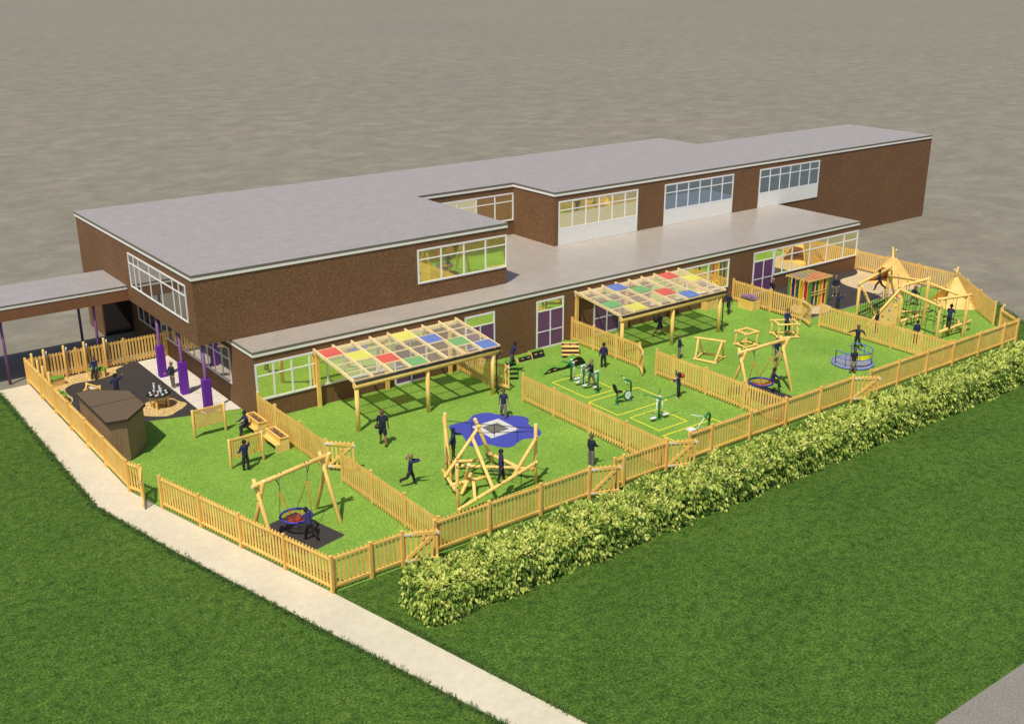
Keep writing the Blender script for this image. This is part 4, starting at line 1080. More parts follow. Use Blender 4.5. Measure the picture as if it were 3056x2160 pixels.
for k in range(8):
    y = hy0-.10+(hy1-hy0+.2)*k/8+.04; m = MB(); m.box(hx0-.02, hx0+.85, y, y+.15, 1.84, 1.855); m.build('roof_panel', S_DBL if k > 2 else S_DRD, H)
    m = MB(); m.box(hx0+.9, hx1+.1, y, y+.15, 1.84, 1.855); m.build('roof_panel', S_DRD if k < 5 else S_DGR, H)

# planters on the far lawn
def box_planter(x0, x1, y0, y1, h, label):
    P = thing('box_planter', label, 'planter', ((x0+x1)/2, (y0+y1)/2, 0), 0, 'plain wooden box planters')
    m = MB(); t = .04
    m.box(x0, x1, y0, y0+t, 0, h); m.box(x0, x1, y1-t, y1, 0, h); m.build('side_board', ply, P)
    m = MB(); m.box(x0+.003, x0+t, y0+t, y1-t, 0, h-.003); m.box(x1-t, x1-.003, y0+t, y1-t, 0, h-.003); m.build('end_board', wood_y, P)
    m = MB(); m.box(x0+t, x1-t, y0+t, y1-t, h-.15, h-.09); m.build('soil', soil_m, P)
box_planter(32.12, 32.78, -2.47, -1.25, .60, 'wooden box planter filled with lavender against the dividing fence')
box_planter(29.95, 31.15, -.62, -.14, .50, 'wooden box planter with sunflowers against the school wall')
LV = thing('lavender', 'mauve lavender flowering in the wooden planter by the fence', 'lavender', (32.45, -1.86, .5))
m = MB(); m2 = MB()
for i in range(420):
    x = 32.45+random.gauss(0, .16); y = -1.86+random.gauss(0, .30); x = max(32.18, min(32.72, x)); y = max(-2.4, min(-1.3, y))
    h = random.uniform(.16, .34)*(1-abs(y+1.86)*.4); dx, dy = random.gauss(0, .05), random.gauss(0, .06)
    m.bar((x, y, .50), (x+dx, y+dy, .50+h), .008, .008); m2.bar((x+dx, y+dy, .50+h-.02), (x+dx*1.4, y+dy*1.4, .50+h+.07), .022, .022)
m.build('stems', leafg_m, LV); m2.build('flowers', lav_m, LV)
for (x, z, lb) in ((30.43, 1.72, 'left of the two sunflowers in front of the big window'), (30.95, 1.60, 'right of the two sunflowers in front of the big window')):
    SF = thing('sunflower', lb, 'sunflower', (x, -.36, .4), 0, 'sunflowers in the wall planter')
    m = MB(); m.tube([(x, -.36, .40), (x+.02, -.37, 1.0), (x, -.38, z)], .012, 6); m.build('stem', leafg_m, SF)
    c = V((x, -.41, z)); nn = V((-.5, -.8, .25)).normalized(); u = nn.cross(V((0, 0, 1))).normalized(); w = u.cross(nn)
    m = MB(); m.cyl(c, c+nn*.03, .065, n=14); m.build('flower_centre', hairR, SF)
    m = MB()
    for k in range(14):
        a = 2*math.pi*k/14; d = u*math.cos(a)+w*math.sin(a); s_ = u*-math.sin(a)+w*math.cos(a)
        m.add([c+d*.05-s_*.02+nn*.008, c+d*.05+s_*.02+nn*.008, c+d*.11+s_*.025+nn*.016, c+d*.15+nn*.012, c+d*.11-s_*.025+nn*.016], [(0, 1, 2, 3, 4)])
    m.build('petals', petal_m, SF)
    m = MB()
    for k in range(6):
        zz = .6+.17*k; a = k*2.2; d = V((math.cos(a), math.sin(a)*.6, .2)); s_ = V((-d.y, d.x, 0))*.5
        p = V((x, -.37, min(zz, z-.1))); m.add([p, p+d*.09+s_*.09, p+d*.2, p+d*.09-s_*.09], [(0, 1, 2, 3)])
    m.build('leaves', leafg_m, SF)

# ------------------------------------------------------------------ wooden tents
def tent(c, corners, apex, ext, label, open_side):
    P = thing('wooden_tent', label, 'play tent', (c[0], c[1], 0), 0, 'pyramid tents of pine boards')
    n = 4; ap = V((*c, apex)); cor = [V((*p, 0)) for p in corners]
    for i in range(n):
        a, b = cor[i], cor[(i+1) % n]; mid = (a+b)/2
        out = (mid-V((*c, 0))).normalized(); nrm = (b-a).cross(ap-a).normalized()
        if nrm.dot(out) < 0: nrm = -nrm
        m = MB(); N_ = 16; z0 = 0 if i != open_side else 9
        for j in range(z0, N_):
            t0, t1 = j/N_, (j+.97)/N_
            p0, p1, p2, p3 = lerp(a, ap, t0), lerp(b, ap, t0), lerp(b, ap, min(t1, .97)), lerp(a, ap, min(t1, .97))
            o_ = nrm*.022*(1 if j % 2 else .9); lo = nrm*.006
            vs = [p0+o_+lo, p1+o_+lo, p2+o_, p3+o_, p0, p1, p2, p3]
            m.add(vs, [(0, 1, 2, 3), (7, 6, 5, 4), (0, 4, 5, 1), (1, 5, 6, 2), (2, 6, 7, 3), (3, 7, 4, 0)])
        m.build('side_panel', ply, P)
    for i in range(n):
        a = cor[i]; d = (ap-a).normalized(); oo = (a-V((*c, 0))).normalized()*.03
        s_ = V((-oo.y, oo.x, 0)).normalized()*(.05 if i % 2 else -.05)
        e = ext if i in (0, 2) else .12
        m = MB(); m.cyl(a+oo, ap+oo*.2+s_+d*e, .055, n=12, cap=1, bev=.1); m.build('pole', [log_m, log_end], P)
    m = MB(); a, b = cor[open_side], cor[(open_side+1) % n]; m.bar(lerp(a, b, .05)+V((0, 0, .05)), lerp(a, b, .95)+V((0, 0, .05)), .06, .08); m.build('sill', ply, P)
    m = MB(); m.prism([tuple(lerp(cor[i], V((*c, 0)), .06)[:2]) for i in range(4)], .0, .03); m.build('floor', ply, P)
tent((44.5, -3.85), [(43.4, -4.85), (45.45, -5.05), (45.55, -2.75), (43.55, -2.6)], 1.95, .62, 'larger wooden pyramid tent with a log tip standing on tan surfacing', 3)
tent((43.35, -9.2), [(41.98, -9.5), (43.36, -10.75), (44.7, -9.1), (43.35, -7.75)], 1.85, .66, 'wooden pyramid tent with crossed pole tips beside the slanting fence', 3)

# ------------------------------------------------------------------ rope trail
TR = thing('rope_trail', 'large climbing trail of tall posts, ropes and a climbing wall at far right', 'climbing frame', (37.5, -9.5, 0))
T1, T2, T3, T4, T5, T6 = V((35.75, -7.5, 0)), V((39.85, -6.72, 0)), V((36.94, -9.66, 0)), V((38.01, -10.62, 0)), V((36.25, -12.62, 0)), V((37.95, -13.25, 0))
def Z(p, z): return V((p.x, p.y, z))
for p, h in ((T1, 2.3), (T2, 2.45), (T3, 2.52), (T4, 3.0), (T5, 2.52), (T6, 2.55)):
    beam(Z(p, -.02), Z(p, h), .095, TR, 'post')
def bm2(a, b, r=.09, e=.16, name='beam'):
    d = (b-a).normalized()*e; beam(a-d, b+d, r, TR, name)
bm2(Z(T1, 2.32), Z(T2, 2.45)); bm2(Z(T2, 1.95)+V((-.1, -.1, 0)), Z(T4, 2.72)+V((.0, .15, 0)), .085, .05); bm2(Z(T3, 2.38)+V((-.0, .14, 0)), Z(T4, 2.85)+V((-.0, .14, 0)))
bm2(Z(T3, 2.2)+V((-.12, 0, 0)), Z(T5, 2.05)+V((-.10, 0, 0)), .09, .1); bm2(Z(T4, 2.60)+V((.12, 0, 0)), Z(T6, 2.3)+V((.12, 0, 0)), .085, .1); bm2(Z(T5, 2.45), Z(T6, 2.52), .09, .25)
beam((36.85, -8.2, -.02), Z(T1, 2.15)+V((.1, -.1, 0)), .085, TR, 'strut'); beam((40.75, -6.95, -.02), Z(T2, 2.2)+V((-.2, -.1, 0)), .085, TR, 'strut')
# climbing wall between T3 and a foot log
W0 = Z(T3, 0)+V((-.06, .12, 0)); W1 = Z(T3, 2.2)+V((-.06, .12, 0)); W2 = V((35.0, -8.75, .0))
m = MB(); nn = (W1-W0).cross(W2-W0).normalized()*.03
m.add([W0+nn, W1+nn, W2+nn, W0-nn, W1-nn, W2-nn], [(0, 1, 2), (5, 4, 3), (0, 3, 4, 1), (1, 4, 5, 2), (2, 5, 3, 0)]); cw = m.build('climbing_wall', ply, TR)
beam(W2, W1+V((0, 0, .05)), .08, TR, 'rail')
cam_s = nn if nn.dot(V((-.6, -.8, .3))) > 0 else -nn
hc = [simple('red_hold', (.75, .06, .03)), simple('blue_hold', (.03, .3, .7)), simple('green_hold', (.12, .55, .12)), simple('yellow_hold', (.8, .7, .05)), plastic_w]
for i, (u, v_) in enumerate(((.82, .10), (.72, .1), (.70, .2), (.76, .16), (.8, .02), (.30, .5), (.45, .3), (.2, .3), (.55, .1))):
    p = W0+(W1-W0)*u+(W2-W0)*v_; m = MB(); m.ell(p+cam_s*1.5, .06, .05, .05, 8, 6); m.build('hand_hold', hc[i % 5 if i < 5 else (0 if i == 5 else i % 5)], cw)
rr = MB()
rope(Z(T1, 1.78), Z(T3, 1.9), .014, .05, rr); rope(Z(T1, 1.2), Z(T3, 1.1), .014, .1, rr)
for t in (.3, .65):
    p = lerp(Z(T1, 1.75), Z(T3, 1.85), t); rope(p, p-V((0, 0, .75)), .01, 0, rr)
# rope tunnel net between T1 and T2
for side in (-.35, .35):
    for z in (.35, .7, 1.05):
        rope(Z(T1, z)+V((.4, -.3+side, 0)), Z(T2, z)+V((-.3, -.4+side, 0)), .016, .12, rr, 10)
    for k in range(11):
        t = k/10; a = lerp(Z(T1, 0)+V((.4, -.3+side, 0)), Z(T2, 0)+V((-.3, -.4+side, 0)), t); rope(a+V((0, 0, .28)), a+V((0, 0, 1.0)), .016, 0, rr)
for k in range(11):
    t = k/10; a = lerp(Z(T1, .28)+V((.4, -.3, 0)), Z(T2, .28)+V((-.3, -.4, 0)), t); rope(a-V((0, .35, 0)), a+V((0, .35, 0)), .01, 0, rr)
# hanging ropes with loops
for A_, B_, zt in ((T3, T5, 2.1), (T3, T4, 2.6), (T4, T6, 2.4), (T2, T4, 2.3)):
    for t in (.25, .5, .75):
        p = lerp(Z(A_, zt), Z(B_, zt), t); q2 = Z(p, .55)+V((random.gauss(0, .1), random.gauss(0, .1), 0))
        rope(p, q2, .015, 0, rr); rope(q2, q2+V((.14, .05, -.33)), .01, 0, rr); rope(q2, q2+V((-.12, -.08, -.33)), .01, 0, rr)
rope(Z(T5, 1.35), Z(T6, 1.35), .012, .03, rr); p = lerp(Z(T5, 2.45), Z(T6, 2.5), .45); rope(p, p-V((0, 0, .5)), .01, 0, rr)
for off in (-.22, .22):
    rope((40.1+off*.5, -9.1+off, .55), (39.1+off*.4, -13.0+off*.3, .45), .014, .12, rr, 8)
rr.build('rope', rope_m, TR)
m = MB()
for k in range(7):
    p = lerp((40.1, -9.1, .5), (39.15, -12.9, .4), (k+.5)/7)-V((0, 0, .1)); m.cyl(p+V((-.24, -.05, 0)), p+V((.24, .05, 0)), .045, n=10)
m.build('bridge_rung', dark_m, TR)
for a, b in (((36.66, -10.0, .4), (38.45, -10.05, .42)), ((38.2, -8.85, .4), (39.3, -9.95, .4)), ((36.3, -12.72, .48), (39.35, -12.85, .62)), ((40.0, -9.25, .38), (40.55, -9.3, .40)), ((35.85, -10.75, .09), (36.3, -10.8, .09))):
    beam(a, b, .085, TR, 'balance_log')
for x, y, h in ((37.42, -12.4, .62), (37.79, -12.54+.1, .5), (38.25, -12.45, .66), (38.84, -12.40, .68), (37.0, -12.6, .40), (38.95, -12.8, .5), (40.1, -9.28, .3), (36.9, -10.03, .33), (38.2, -10.05, .33), (38.5, -9.1, .33)):
    beam((x, y, -.02), (x, y, h), .075, TR, 'stump', bolts=False)

# ------------------------------------------------------------------ people
def skin_mesh(name, chains, levels=1):
    """chains: list of (points, radii, links) grown with a Skin modifier and frozen to a mesh"""
    me = bpy.data.meshes.new('tmp'); vs = []; es = []; rad = []; roots = []
    for pts, rads, edges in chains:
        o = len(vs); vs += [tuple(p) for p in pts]; rad += rads; es += [(a+o, b+o) for a, b in edges]; roots.append(o)
    me.from_pydata(vs, es, []); ob = bpy.data.objects.new('tmp', me); COL.objects.link(ob)
    md = ob.modifiers.new('s', 'SKIN'); md.use_smooth_shade = True
    for i, r_ in enumerate(rad):
        v = me.skin_vertices[0].data[i]; v.radius = (r_, r_) if not isinstance(r_, tuple) else r_; v.use_root = i in roots
    sb = ob.modifiers.new('b', 'SUBSURF'); sb.levels = levels; sb.render_levels = levels
    return ob
PENDING = []
def finish_skins():
    bpy.context.view_layer.update()
    dg = bpy.context.evaluated_depsgraph_get()
    for ob, name, mat_, parent, extra in PENDING:
        me = bpy.data.meshes.new_from_object(ob.evaluated_get(dg))
        me.name = name
        vs = [tuple(v.co) for v in me.vertices]; fs = [tuple(p.vertices) for p in me.polygons]
        mb = MB(); mb.v = vs; mb.f = fs; mb.mi = [0]*len(fs); mb.sm = [True]*len(fs)
        if extra: extra(mb)
        mb.build(name, mat_, parent, world=False)
        src = ob.data; bpy.data.objects.remove(ob); bpy.data.meshes.remove(src); bpy.data.meshes.remove(me)
def chain(pts, rads): return (pts, rads, [(i, i+1) for i in range(len(pts)-1)])

def person(loc, face, H, label, legs=((0, 4, 0), (0, 4, 0)), arms=((5, 8, 12), (5, 8, 12)), lean=0, twist=0, head=(0, 0), skin=skinL, hair=hairR, top=navy, sleeve='long',
           bottom=charcoal, btype='long', shoes=shoe_b, hairtype='short', hood=False, seat=None, coat=False):
    """legs/arms: (left, right) of (forward deg, outward deg, bend deg); face: facing direction, degrees from +x; seat: pelvis height"""
    P = thing('person', label, 'person', loc, R(face-90))
    adult = H > 1.6
    hs = .072 if adult else .083
    L = dict(thigh=.245, shin=.235, up=.165, fo=.145)
    pel = V((0, 0, .515)); ln = R(lean)
    tdir = V((0, math.sin(ln), math.cos(ln)))
    def T_(h): return pel + tdir*h
    waist, chest, neckb = T_(.09), T_(.22), T_(.315)
    sh_w = .098 if not adult else .108
    rt = V((1, 0, 0)); tw_ = Matrix.Rotation(R(twist), 3, tdir)
    J = {}
    def limb(start, l, fwd, out, sx):
        f, o = R(fwd), R(out)
        return start + V((math.sin(o)*sx, math.sin(f)*math.cos(o), -math.cos(f)*math.cos(o)))*l
    for i, sx in ((0, -1), (1, 1)):
        f, o, b = legs[i]; hip = pel + V((sx*.048, 0, -.02))
        k = limb(hip, L['thigh'], f, o, sx); an = limb(k, L['shin'], f-b, o*.4, sx)
        fa = R(max(-70, f-b)*.5)
        toe = an + V((sx*.012, math.cos(fa)*.085, math.sin(fa)*.085-.022)); heel = an + V((0, -.02, -.03))
        J['leg', i] = (hip, k, an, toe, heel)
        f, o, b = arms[i]; sh = T_(.285) + tw_ @ V((sx*sh_w, 0, 0))
        e = limb(sh, L['up'], f+lean*.0, o, sx); w = limb(e, L['fo'], f+b, o*.55, sx)
        J['arm', i] = (sh, e, w, (w-e).normalized())
    zmin = min(min(J['leg', i][3].z, J['leg', i][4].z, J['leg', i][2].z-.035) for i in (0, 1)) - .012
    dz = -zmin
    if seat is not None: dz = seat/H - (pel.z-.055)
    off = V((0, 0, dz))
    def S(p): return (V(p)+off)*H
    hd = R(head[0]); hy = R(head[1])
    hdir = V((math.sin(hy)*.0, math.sin(hd+ln*.5), math.cos(hd+ln*.5))); neck2 = neckb+hdir*.03; hc = neckb + hdir*(.030+hs)
    HM = Matrix.Rotation(hy, 3, 'Z') @ Matrix.Rotation(-(hd+ln*.5), 3, 'X')
    # --- body: one continuous skin
    pts = [pel, waist, chest, neckb-tdir*.012, neck2, hc-hdir*hs*.45, hc+hdir*hs*.15, hc+hdir*hs*.55]
    rad = [(.060, .044), (.066, .050), (.078, .054), (.042, .038), (.030, .030), (.060, .060), (.070, .076), (.054, .058)]
    ed = [(i, i+1) for i in range(7)]
    for i in (0, 1):
        hip, k, an, toe, heel = J['leg', i]; o = len(pts)
        pts += [hip, lerp(hip, k, .5), k, lerp(k, an, .35), an, toe]; rad += [.044, .046, .038, .036, .025, .018]
        ed += [(0, o)]+[(o+j, o+j+1) for j in range(5)]
        sh, e, w, hdn = J['arm', i]; o = len(pts)
        pts += [sh, lerp(sh, e, .5), e, lerp(e, w, .4), w, w+hdn*.035]; rad += [.038, .034, .027, .026, .018, (.021, .014)]
        ed += [(2, o)]+[(o+j, o+j+1) for j in range(5)]
    chains = [([S(p) for p in pts], [(r_*H if not isinstance(r_, tuple) else (r_[0]*H, r_[1]*H)) for r_ in rad], ed)]
    for i, sx in ((0, -1), (1, 1)):   # five separate fingers, slightly curled
        sh, e, w, hdn = J['arm', i]; pl = w+hdn*.028
        sd = hdn.cross(V((0, 1, 0)) if abs(hdn.y) < .8 else V((0, 0, 1))).normalized(); cu = sd.cross(hdn).normalized()
        for q, ll in ((-1.5, .034), (-.5, .040), (.5, .043), (1.5, .039)):
            b0 = pl+sd*q*.0085; chains.append(chain([S(b0), S(b0+hdn*ll*.5+cu*.003), S(b0+hdn*ll*.85+cu*.012)], [.0058*H, .0052*H, .004*H]))
        b0 = w+hdn*.012+sd*.010; chains.append(chain([S(b0), S(b0+sd*.016+hdn*.012+cu*.006), S(b0+sd*.020+hdn*.028+cu*.012)], [.0065*H, .0055*H, .0045*H]))
    def face_bits(mb):
        c = S(hc)
        mb.ell(c+HM@V((0, .068, -.008))*H*hs/.083, .009*H, .014*H, .013*H, 8, 6)
        mb.ell(c+HM@V((-.066, -.002, -.004))*H*hs/.083, .007*H, .013*H, .019*H, 8, 6); mb.ell(c+HM@V((.066, -.002, -.004))*H*hs/.083, .007*H, .013*H, .019*H, 8, 6)
    PENDING.append((skin_mesh('body', chains), 'body', skin, P, face_bits))
    c = S(hc); kf = H*hs/.083
    for sx in (-1, 1):
        m = MB(); m.ell(c+HM@V((sx*.024, .058, .004))*kf, .008*H, .006*H, .006*H, 8, 6); m.build('eye', hairB, P, world=False)
    m = MB(); m.ell(c+HM@V((0, .060, -.036))*kf, .018*H, .007*H, .005*H, 8, 6); m.build('mouth', simple_lip, P, world=False)
    # --- clothing shells
    g_ = 1.0
    up = [pel+tdir*(-.062 if not coat else -.09), pel+tdir*.03, waist+tdir*.02, chest, neckb-tdir*.006]; ur = [(.112, .090), (.106, .086), (.094, .074), (.098, .072), (.056, .050)]
    if coat: ur = [(.128, .104), (.118, .096), (.102, .082), (.110, .084), (.070, .064)]
    ue = [(0, 1), (1, 2), (2, 3), (3, 4)]
    for i in (0, 1):
        sh, e, w, hdn = J['arm', i]; o = len(up)
        if sleeve == 'long': up += [sh, lerp(sh, e, .5), e, lerp(e, w, .5), lerp(e, w, .93)]; ur += [.050, .046, .038, .036, .029]; n_ = 4
        else: up += [sh, lerp(sh, e, .4), lerp(sh, e, .75)]; ur += [.050, .046, .045]; n_ = 2
        ue += [(3, o)]+[(o+j, o+j+1) for j in range(n_)]
    k_ = 1.12 if coat else 1.0
    PENDING.append((skin_mesh('top', [([S(p) for p in up], [((r_*H*k_) if not isinstance(r_, tuple) else (r_[0]*H, r_[1]*H)) for r_ in ur], ue)]), 'coat' if coat else 'top', top, P, None))
    if btype != 'skirt':
        bp = [pel+V((0, 0, .05)), pel-V((0, 0, .01))]; br = [(.094, .074), (.100, .080)]; be = [(0, 1)]
        for i in (0, 1):
            hip, k, an, toe, heel = J['leg', i]; o = len(bp)
            if btype == 'long': bp += [hip, lerp(hip, k, .5), k, lerp(k, an, .5), lerp(k, an, 1.0)]; br += [.074, .064, .052, .048, .043]; n_ = 4
            else: bp += [hip, lerp(hip, k, .5), lerp(hip, k, .95)]; br += [.070, .066, .060]; n_ = 2
            be += [(1, o)]+[(o+j, o+j+1) for j in range(n_)]
        PENDING.append((skin_mesh('trousers', [([S(p) for p in bp], [((r_*H) if not isinstance(r_, tuple) else (r_[0]*H, r_[1]*H)) for r_ in br], be)]), 'trousers' if btype == 'long' else 'shorts', bottom, P, None))
    else:
        m = MB(); n_ = 20; vs = []
        for j, (dz_, rr_) in enumerate(((.035, .070), (0, .082), (-.08, .108), (-.155, .130))):
            for q in range(n_):
                a = 2*math.pi*q/n_; w_ = 1+.05*math.cos(a*5)*j/3; vs.append(S(pel+V((math.cos(a)*rr_*w_, math.sin(a)*rr_*.8*w_, dz_))))
        m.add(vs, [(j*n_+q, j*n_+(q+1) % n_, (j+1)*n_+(q+1) % n_, (j+1)*n_+q) for j in range(3) for q in range(n_)], 0, True); m.build('skirt', bottom, P, world=False)
    for i in (0, 1):
        hip, k, an, toe, heel = J['leg', i]
        PENDING.append((skin_mesh('shoe', [([S(heel), S(lerp(heel, toe, .5)+V((0, 0, .008))), S(toe), S(an+V((0, 0, .008)))], [.031*H, .031*H, .027*H, .033*H], [(0, 1), (1, 2), (0, 3)])]), 'shoe', shoes, P, None))
    # --- hair
    m = MB(); n_, mm = 16, 9; vs = []
    for j in range(mm+1):
        th = R(118)*j/mm
        for q in range(n_):
            a = 2*math.pi*q/n_; x, y, z = math.sin(th)*math.cos(a), math.sin(th)*math.sin(a), math.cos(th)
            lim = 1.0
            if y > .25 and z < .32: z = .32+(z-.32)*.08; lim = 1.02
            f_ = 1.06+.03*math.sin(a*5+j)+(.10 if hairtype == 'afro' else 0)
            vs.append(c+HM@V((x*.068*f_, y*.074*f_-.004, z*.076*f_+.006))*kf)
    m.add(vs, [(j*n_+q, (j+1)*n_+q, (j+1)*n_+(q+1) % n_, j*n_+(q+1) % n_) for j in range(mm) for q in range(n_)], 0, True)
    if hairtype == 'ponytail':
        b_ = c+HM@V((0, -.075, .02))*kf; m.tube([b_, b_+HM@V((0, -.035, .0))*kf, b_+HM@V((0, -.05, -.05))*kf, b_+HM@V((0, -.04, -.12))*kf], .020*H, 8)
    if hairtype == 'long':
        m.ell(c+HM@V((0, -.045, -.06))*kf, .055*H, .03*H, .085*H, 12, 8)
    m.build('hair', hair, P, world=False)
    if hood:
        m = MB(); q = S(neckb-V((0, .035, .01))); m.ell(q, .055*H, .035*H, .040*H, 12, 8); m.build('hood', top, P, world=False)
    P['_j'] = 0; del P['_j']
    def world(p): return WORLD[P.name] @ S(p)
    return P, J, world, T_
simple_lip = simple('lip', (.30, .10, .08), .6)
def bag(label, c, rx, ry, rz, m_, strap=None, name='shoulder_bag', cat='bag'):
    B_ = thing(name, label, cat, tuple(c)); mb = MB(); mb.ell(c, rx, ry, rz, 14, 10); mb.build('pouch', m_, B_)
    if strap:
        mb = MB()
        for st in strap: mb.tube(st, .014, 6)
        mb.build('strap', m_, B_)
STRIDE = ((28, 3, 12), (-22, 3, 22)); STRIDE2 = ((-22, 3, 22), (28, 3, 12))
RUN = ((48, 3, 40), (-28, 3, 60)); RUN2 = ((-28, 3, 60), (48, 3, 40))
ST_ = ((3, 4, 3), (-3, 4, 3))
person((-2.74, -4.75, 0), 85, 1.36, 'child in navy jumper facing the weaving board with right hand raised', ST_, ((-12, 26, 75), (62, 30, 78)), skin=skinM, hair=hairB)
person((-1.0, -1.05, 0), 180, 1.36, 'child in navy sitting on the bench planter, seen from the side', ((82, 6, 72), (76, 6, 82)), ((38, 5, 40), (38, 5, 40)), lean=12, seat=.385, skin=skinD, hair=hairB)
Pa, J, wf, T_ = person((3.27, -6.06, 0), 58, 1.70, 'adult in black T-shirt and shorts walking away under the nearer canopy', ((14, 4, 6), (-12, 4, 10)), ((6, 10, 14), (-4, 10, 16)), skin=skinM, hair=hairR, top=navy2, sleeve='short', bottom=navy2, btype='short')
q = V((3.27-.17, -6.06+.13, .93))
bag('dark brown shoulder bag worn across the back of the walking adult', q, .17, .10, .12, simple('bag_cloth', (.05, .04, .028), .8), [[q+V((.02, -.06, .08)), V((3.24, -6.20, 1.18)), V((3.38, -6.16, 1.38))]])
person((2.1, -10.25, 0), -25, 1.38, 'girl with a ponytail running with both arms stretched forward', ((22, 3, 12), (-28, 3, 48)), ((78, 10, 14), (100, 14, 12)), hair=hairL, hairtype='ponytail', bottom=charcoal, lean=4)
person((9.5, -6.77, 0), 236, 1.42, 'boy in navy T-shirt walking across the top of the blue surfacing', ((16, 3, 8), (-14, 3, 26)), ((12, 14, 20), (-10, 14, 20)), skin=skinM, sleeve='short', bottom=greycl, hair=hairR)
person((4.38, -13.5, .78), -30, 1.36, 'child in indigo coat balancing on the long front log of the climber', ((16, 4, 12), (-10, 4, 6)), ((6, 6, 14), (-6, 6, 14)), coat=True, top=indigo, hood=True, hair=hairB, skin=skinM)
person((4.33, -10.15, .55), -35, 1.36, 'child in navy coat and black shorts holding the back posts of the log climber', ((3, 3, 3), (-3, 3, 3)), ((65, 30, 12), (-28, 22, 12)), coat=True, top=navy, hood=True, btype='short', skin=skinD, hair=hairB)
person((13.36, -2.3, .47), -20, 1.34, 'child in navy T-shirt stepping down the small turf topped steps', ((22, 4, 26), (-8, 4, 20)), ((2, 20, 20), (22, 32, 22)), lean=24, skin=skinD, hair=hairB, sleeve='short', top=navy, bottom=simple('denim', (.07, .075, .09), .85))
person((15.28, -6.47, .20), 165, 1.36, 'child in dark jumper and grey trousers standing on the air walker', ((-14, 3, 10), (12, 3, 10)), ((38, 8, 40), (38, 8, 40)), hair=hairL, top=navy2, bottom=greycl)
person((17.91, -4.45, 0), 60, 1.35, 'child in indigo coat seen from behind near the wooden steps', ST_, ((2, 14, 10), (2, 14, 10)), coat=True, top=indigo, hood=True, hair=hairB, skin=skinM)
person((17.95, -10.03, 0), 130, 1.30, 'child in navy carrying an orange ball on one shoulder', ST_, ((58, 20, 60), (110, 30, 70)), skin=skinD, hair=hairB, bottom=charcoal, shoes=shoe_w)
bl = thing('ball', 'orange ball held on a child\'s shoulder', 'ball', (18.22, -9.98, 1.12)); mb = MB(); mb.ell((18.22, -9.98, 1.12), .13, .13, .13, 20, 14); mb.build('ball_surface', ball_m, bl)
person((9.29, -13.38, 0), 15, 1.44, 'child in black top and grey trousers by the gate, forearm held out', ST_, ((4, 6, 12), (12, 10, 70)), top=navy2, bottom=greycl, hair=hairR, shoes=shoe_w)
person((24.05, -2.45, 0), -35, 1.58, 'adult in black T-shirt and shorts striding under the farther canopy', ((30, 3, 10), (-26, 3, 16)), ((-24, 12, 14), (32, 12, 20)), skin=skinM, sleeve='short', top=navy2, bottom=navy2, btype='short', hair=hairB)
q = V((23.85, -2.30, 1.0)); bag('black backpack worn by the adult under the farther canopy', q, .13, .15, .19, dark_m, [[q+V((.05, -.1, .12)), q+V((.16, -.14, .2)), q+V((.2, -.12, -.02))]], name='backpack', cat='backpack')
person((30.55, -1.86, 0), 200, 1.38, 'child in dark clothes walking beside the lavender planter', STRIDE, ((-20, 8, 12), (14, 8, 18)), top=navy2, hair=hairR, skin=skinM)
person((22.12, -5.95, 0), -30, 1.32, 'child in black top and grey trousers standing behind the fence near the farther canopy', ST_, ((4, 8, 12), (12, 12, 50)), top=navy2, bottom=greycl, hair=hairR)
person((38.89, -3.52, 0), 232, 1.36, 'child in camouflage trousers and white shoes on the black surfacing', ((6, 4, 8), (-4, 4, 3)), ((4, 16, 12), (4, 16, 12)), top=navy2, bottom=camo, shoes=shoe_w, hair=hairL)
person((36.0, -5.9, 0), -10, 1.26, 'child in navy waving one hand at the edge of the black surfacing', ST_, ((60, 14, 72), (80, 20, 72)), skin=skinM, hair=hairB)
person((38.3, -7.15, 1.35), 130, 1.34, 'child in navy lunging along the rope tunnel of the far trail', ((40, 4, 30), (-28, 4, 26)), ((20, 14, 30), (-16, 14, 30)), top=navy, hair=hairB, skin=skinM, lean=10)
person((41.12, -7.82, 0), -20, 1.36, 'child running past the far side of the rope trail, in grey trousers', RUN2, ((-30, 10, 60), (30, 10, 60)), top=navy2, bottom=greycl, hair=hairL, lean=8)
person((27.8, -13.14, 0), 60, 1.36, 'girl in black T-shirt and patterned skirt standing beside the roundabout', ((2, 6, 2), (-2, 6, 2)), ((2, 12, 10), (2, 12, 10)), sleeve='short', top=navy2, bottom=camo, btype='skirt', hairtype='long', hair=hairR, skin=skinM)
person((31.22, -10.86, 0), 62, 1.38, 'child running away with arms spread behind the roundabout', ((6, 3, 4), (-24, 3, 58)), ((30, 72, 20), (-20, 52, 20)), top=navy2, hair=hairR, skin=skinM)
person((25.93, -9.53, 0), 250, 1.34, 'girl in patterned skirt skipping behind the farther swing beam', ((30, 4, 46), (-4, 4, 6)), ((40, 10, 60), (20, 10, 40)), top=navy2, bottom=camo, btype='skirt', hairtype='long', hair=hairR)
person((29.85, -6.95, 0), 236, 1.34, 'child in navy jumper sitting on the pine log cube frame', ((48, 5, 44), (40, 5, 40)), ((32, 6, 34), (32, 6, 34)), seat=.93, hair=hairR, top=navy, skin=skinL)
person((22.2, -12.42, 0), -40, 1.30, 'child in navy sitting on the rim of the farther basket swing', ((78, 5, 62), (70, 5, 70)), ((28, 6, 40), (40, 6, 40)), seat=.64, hair=hairB, skin=skinD, lean=6)
person((-3.35, -11.85, 0), 105, 1.30, 'child in blue T-shirt pushing the nearer basket swing', ((18, 4, 8), (-24, 4, 18)), ((36, 10, 20), (34, 32, 20)), lean=18, skin=skinD, hair=hairB, sleeve='short', top=simple('blue_tshirt', (.03, .035, .14), .85, .2, 14), bottom=dark_m)
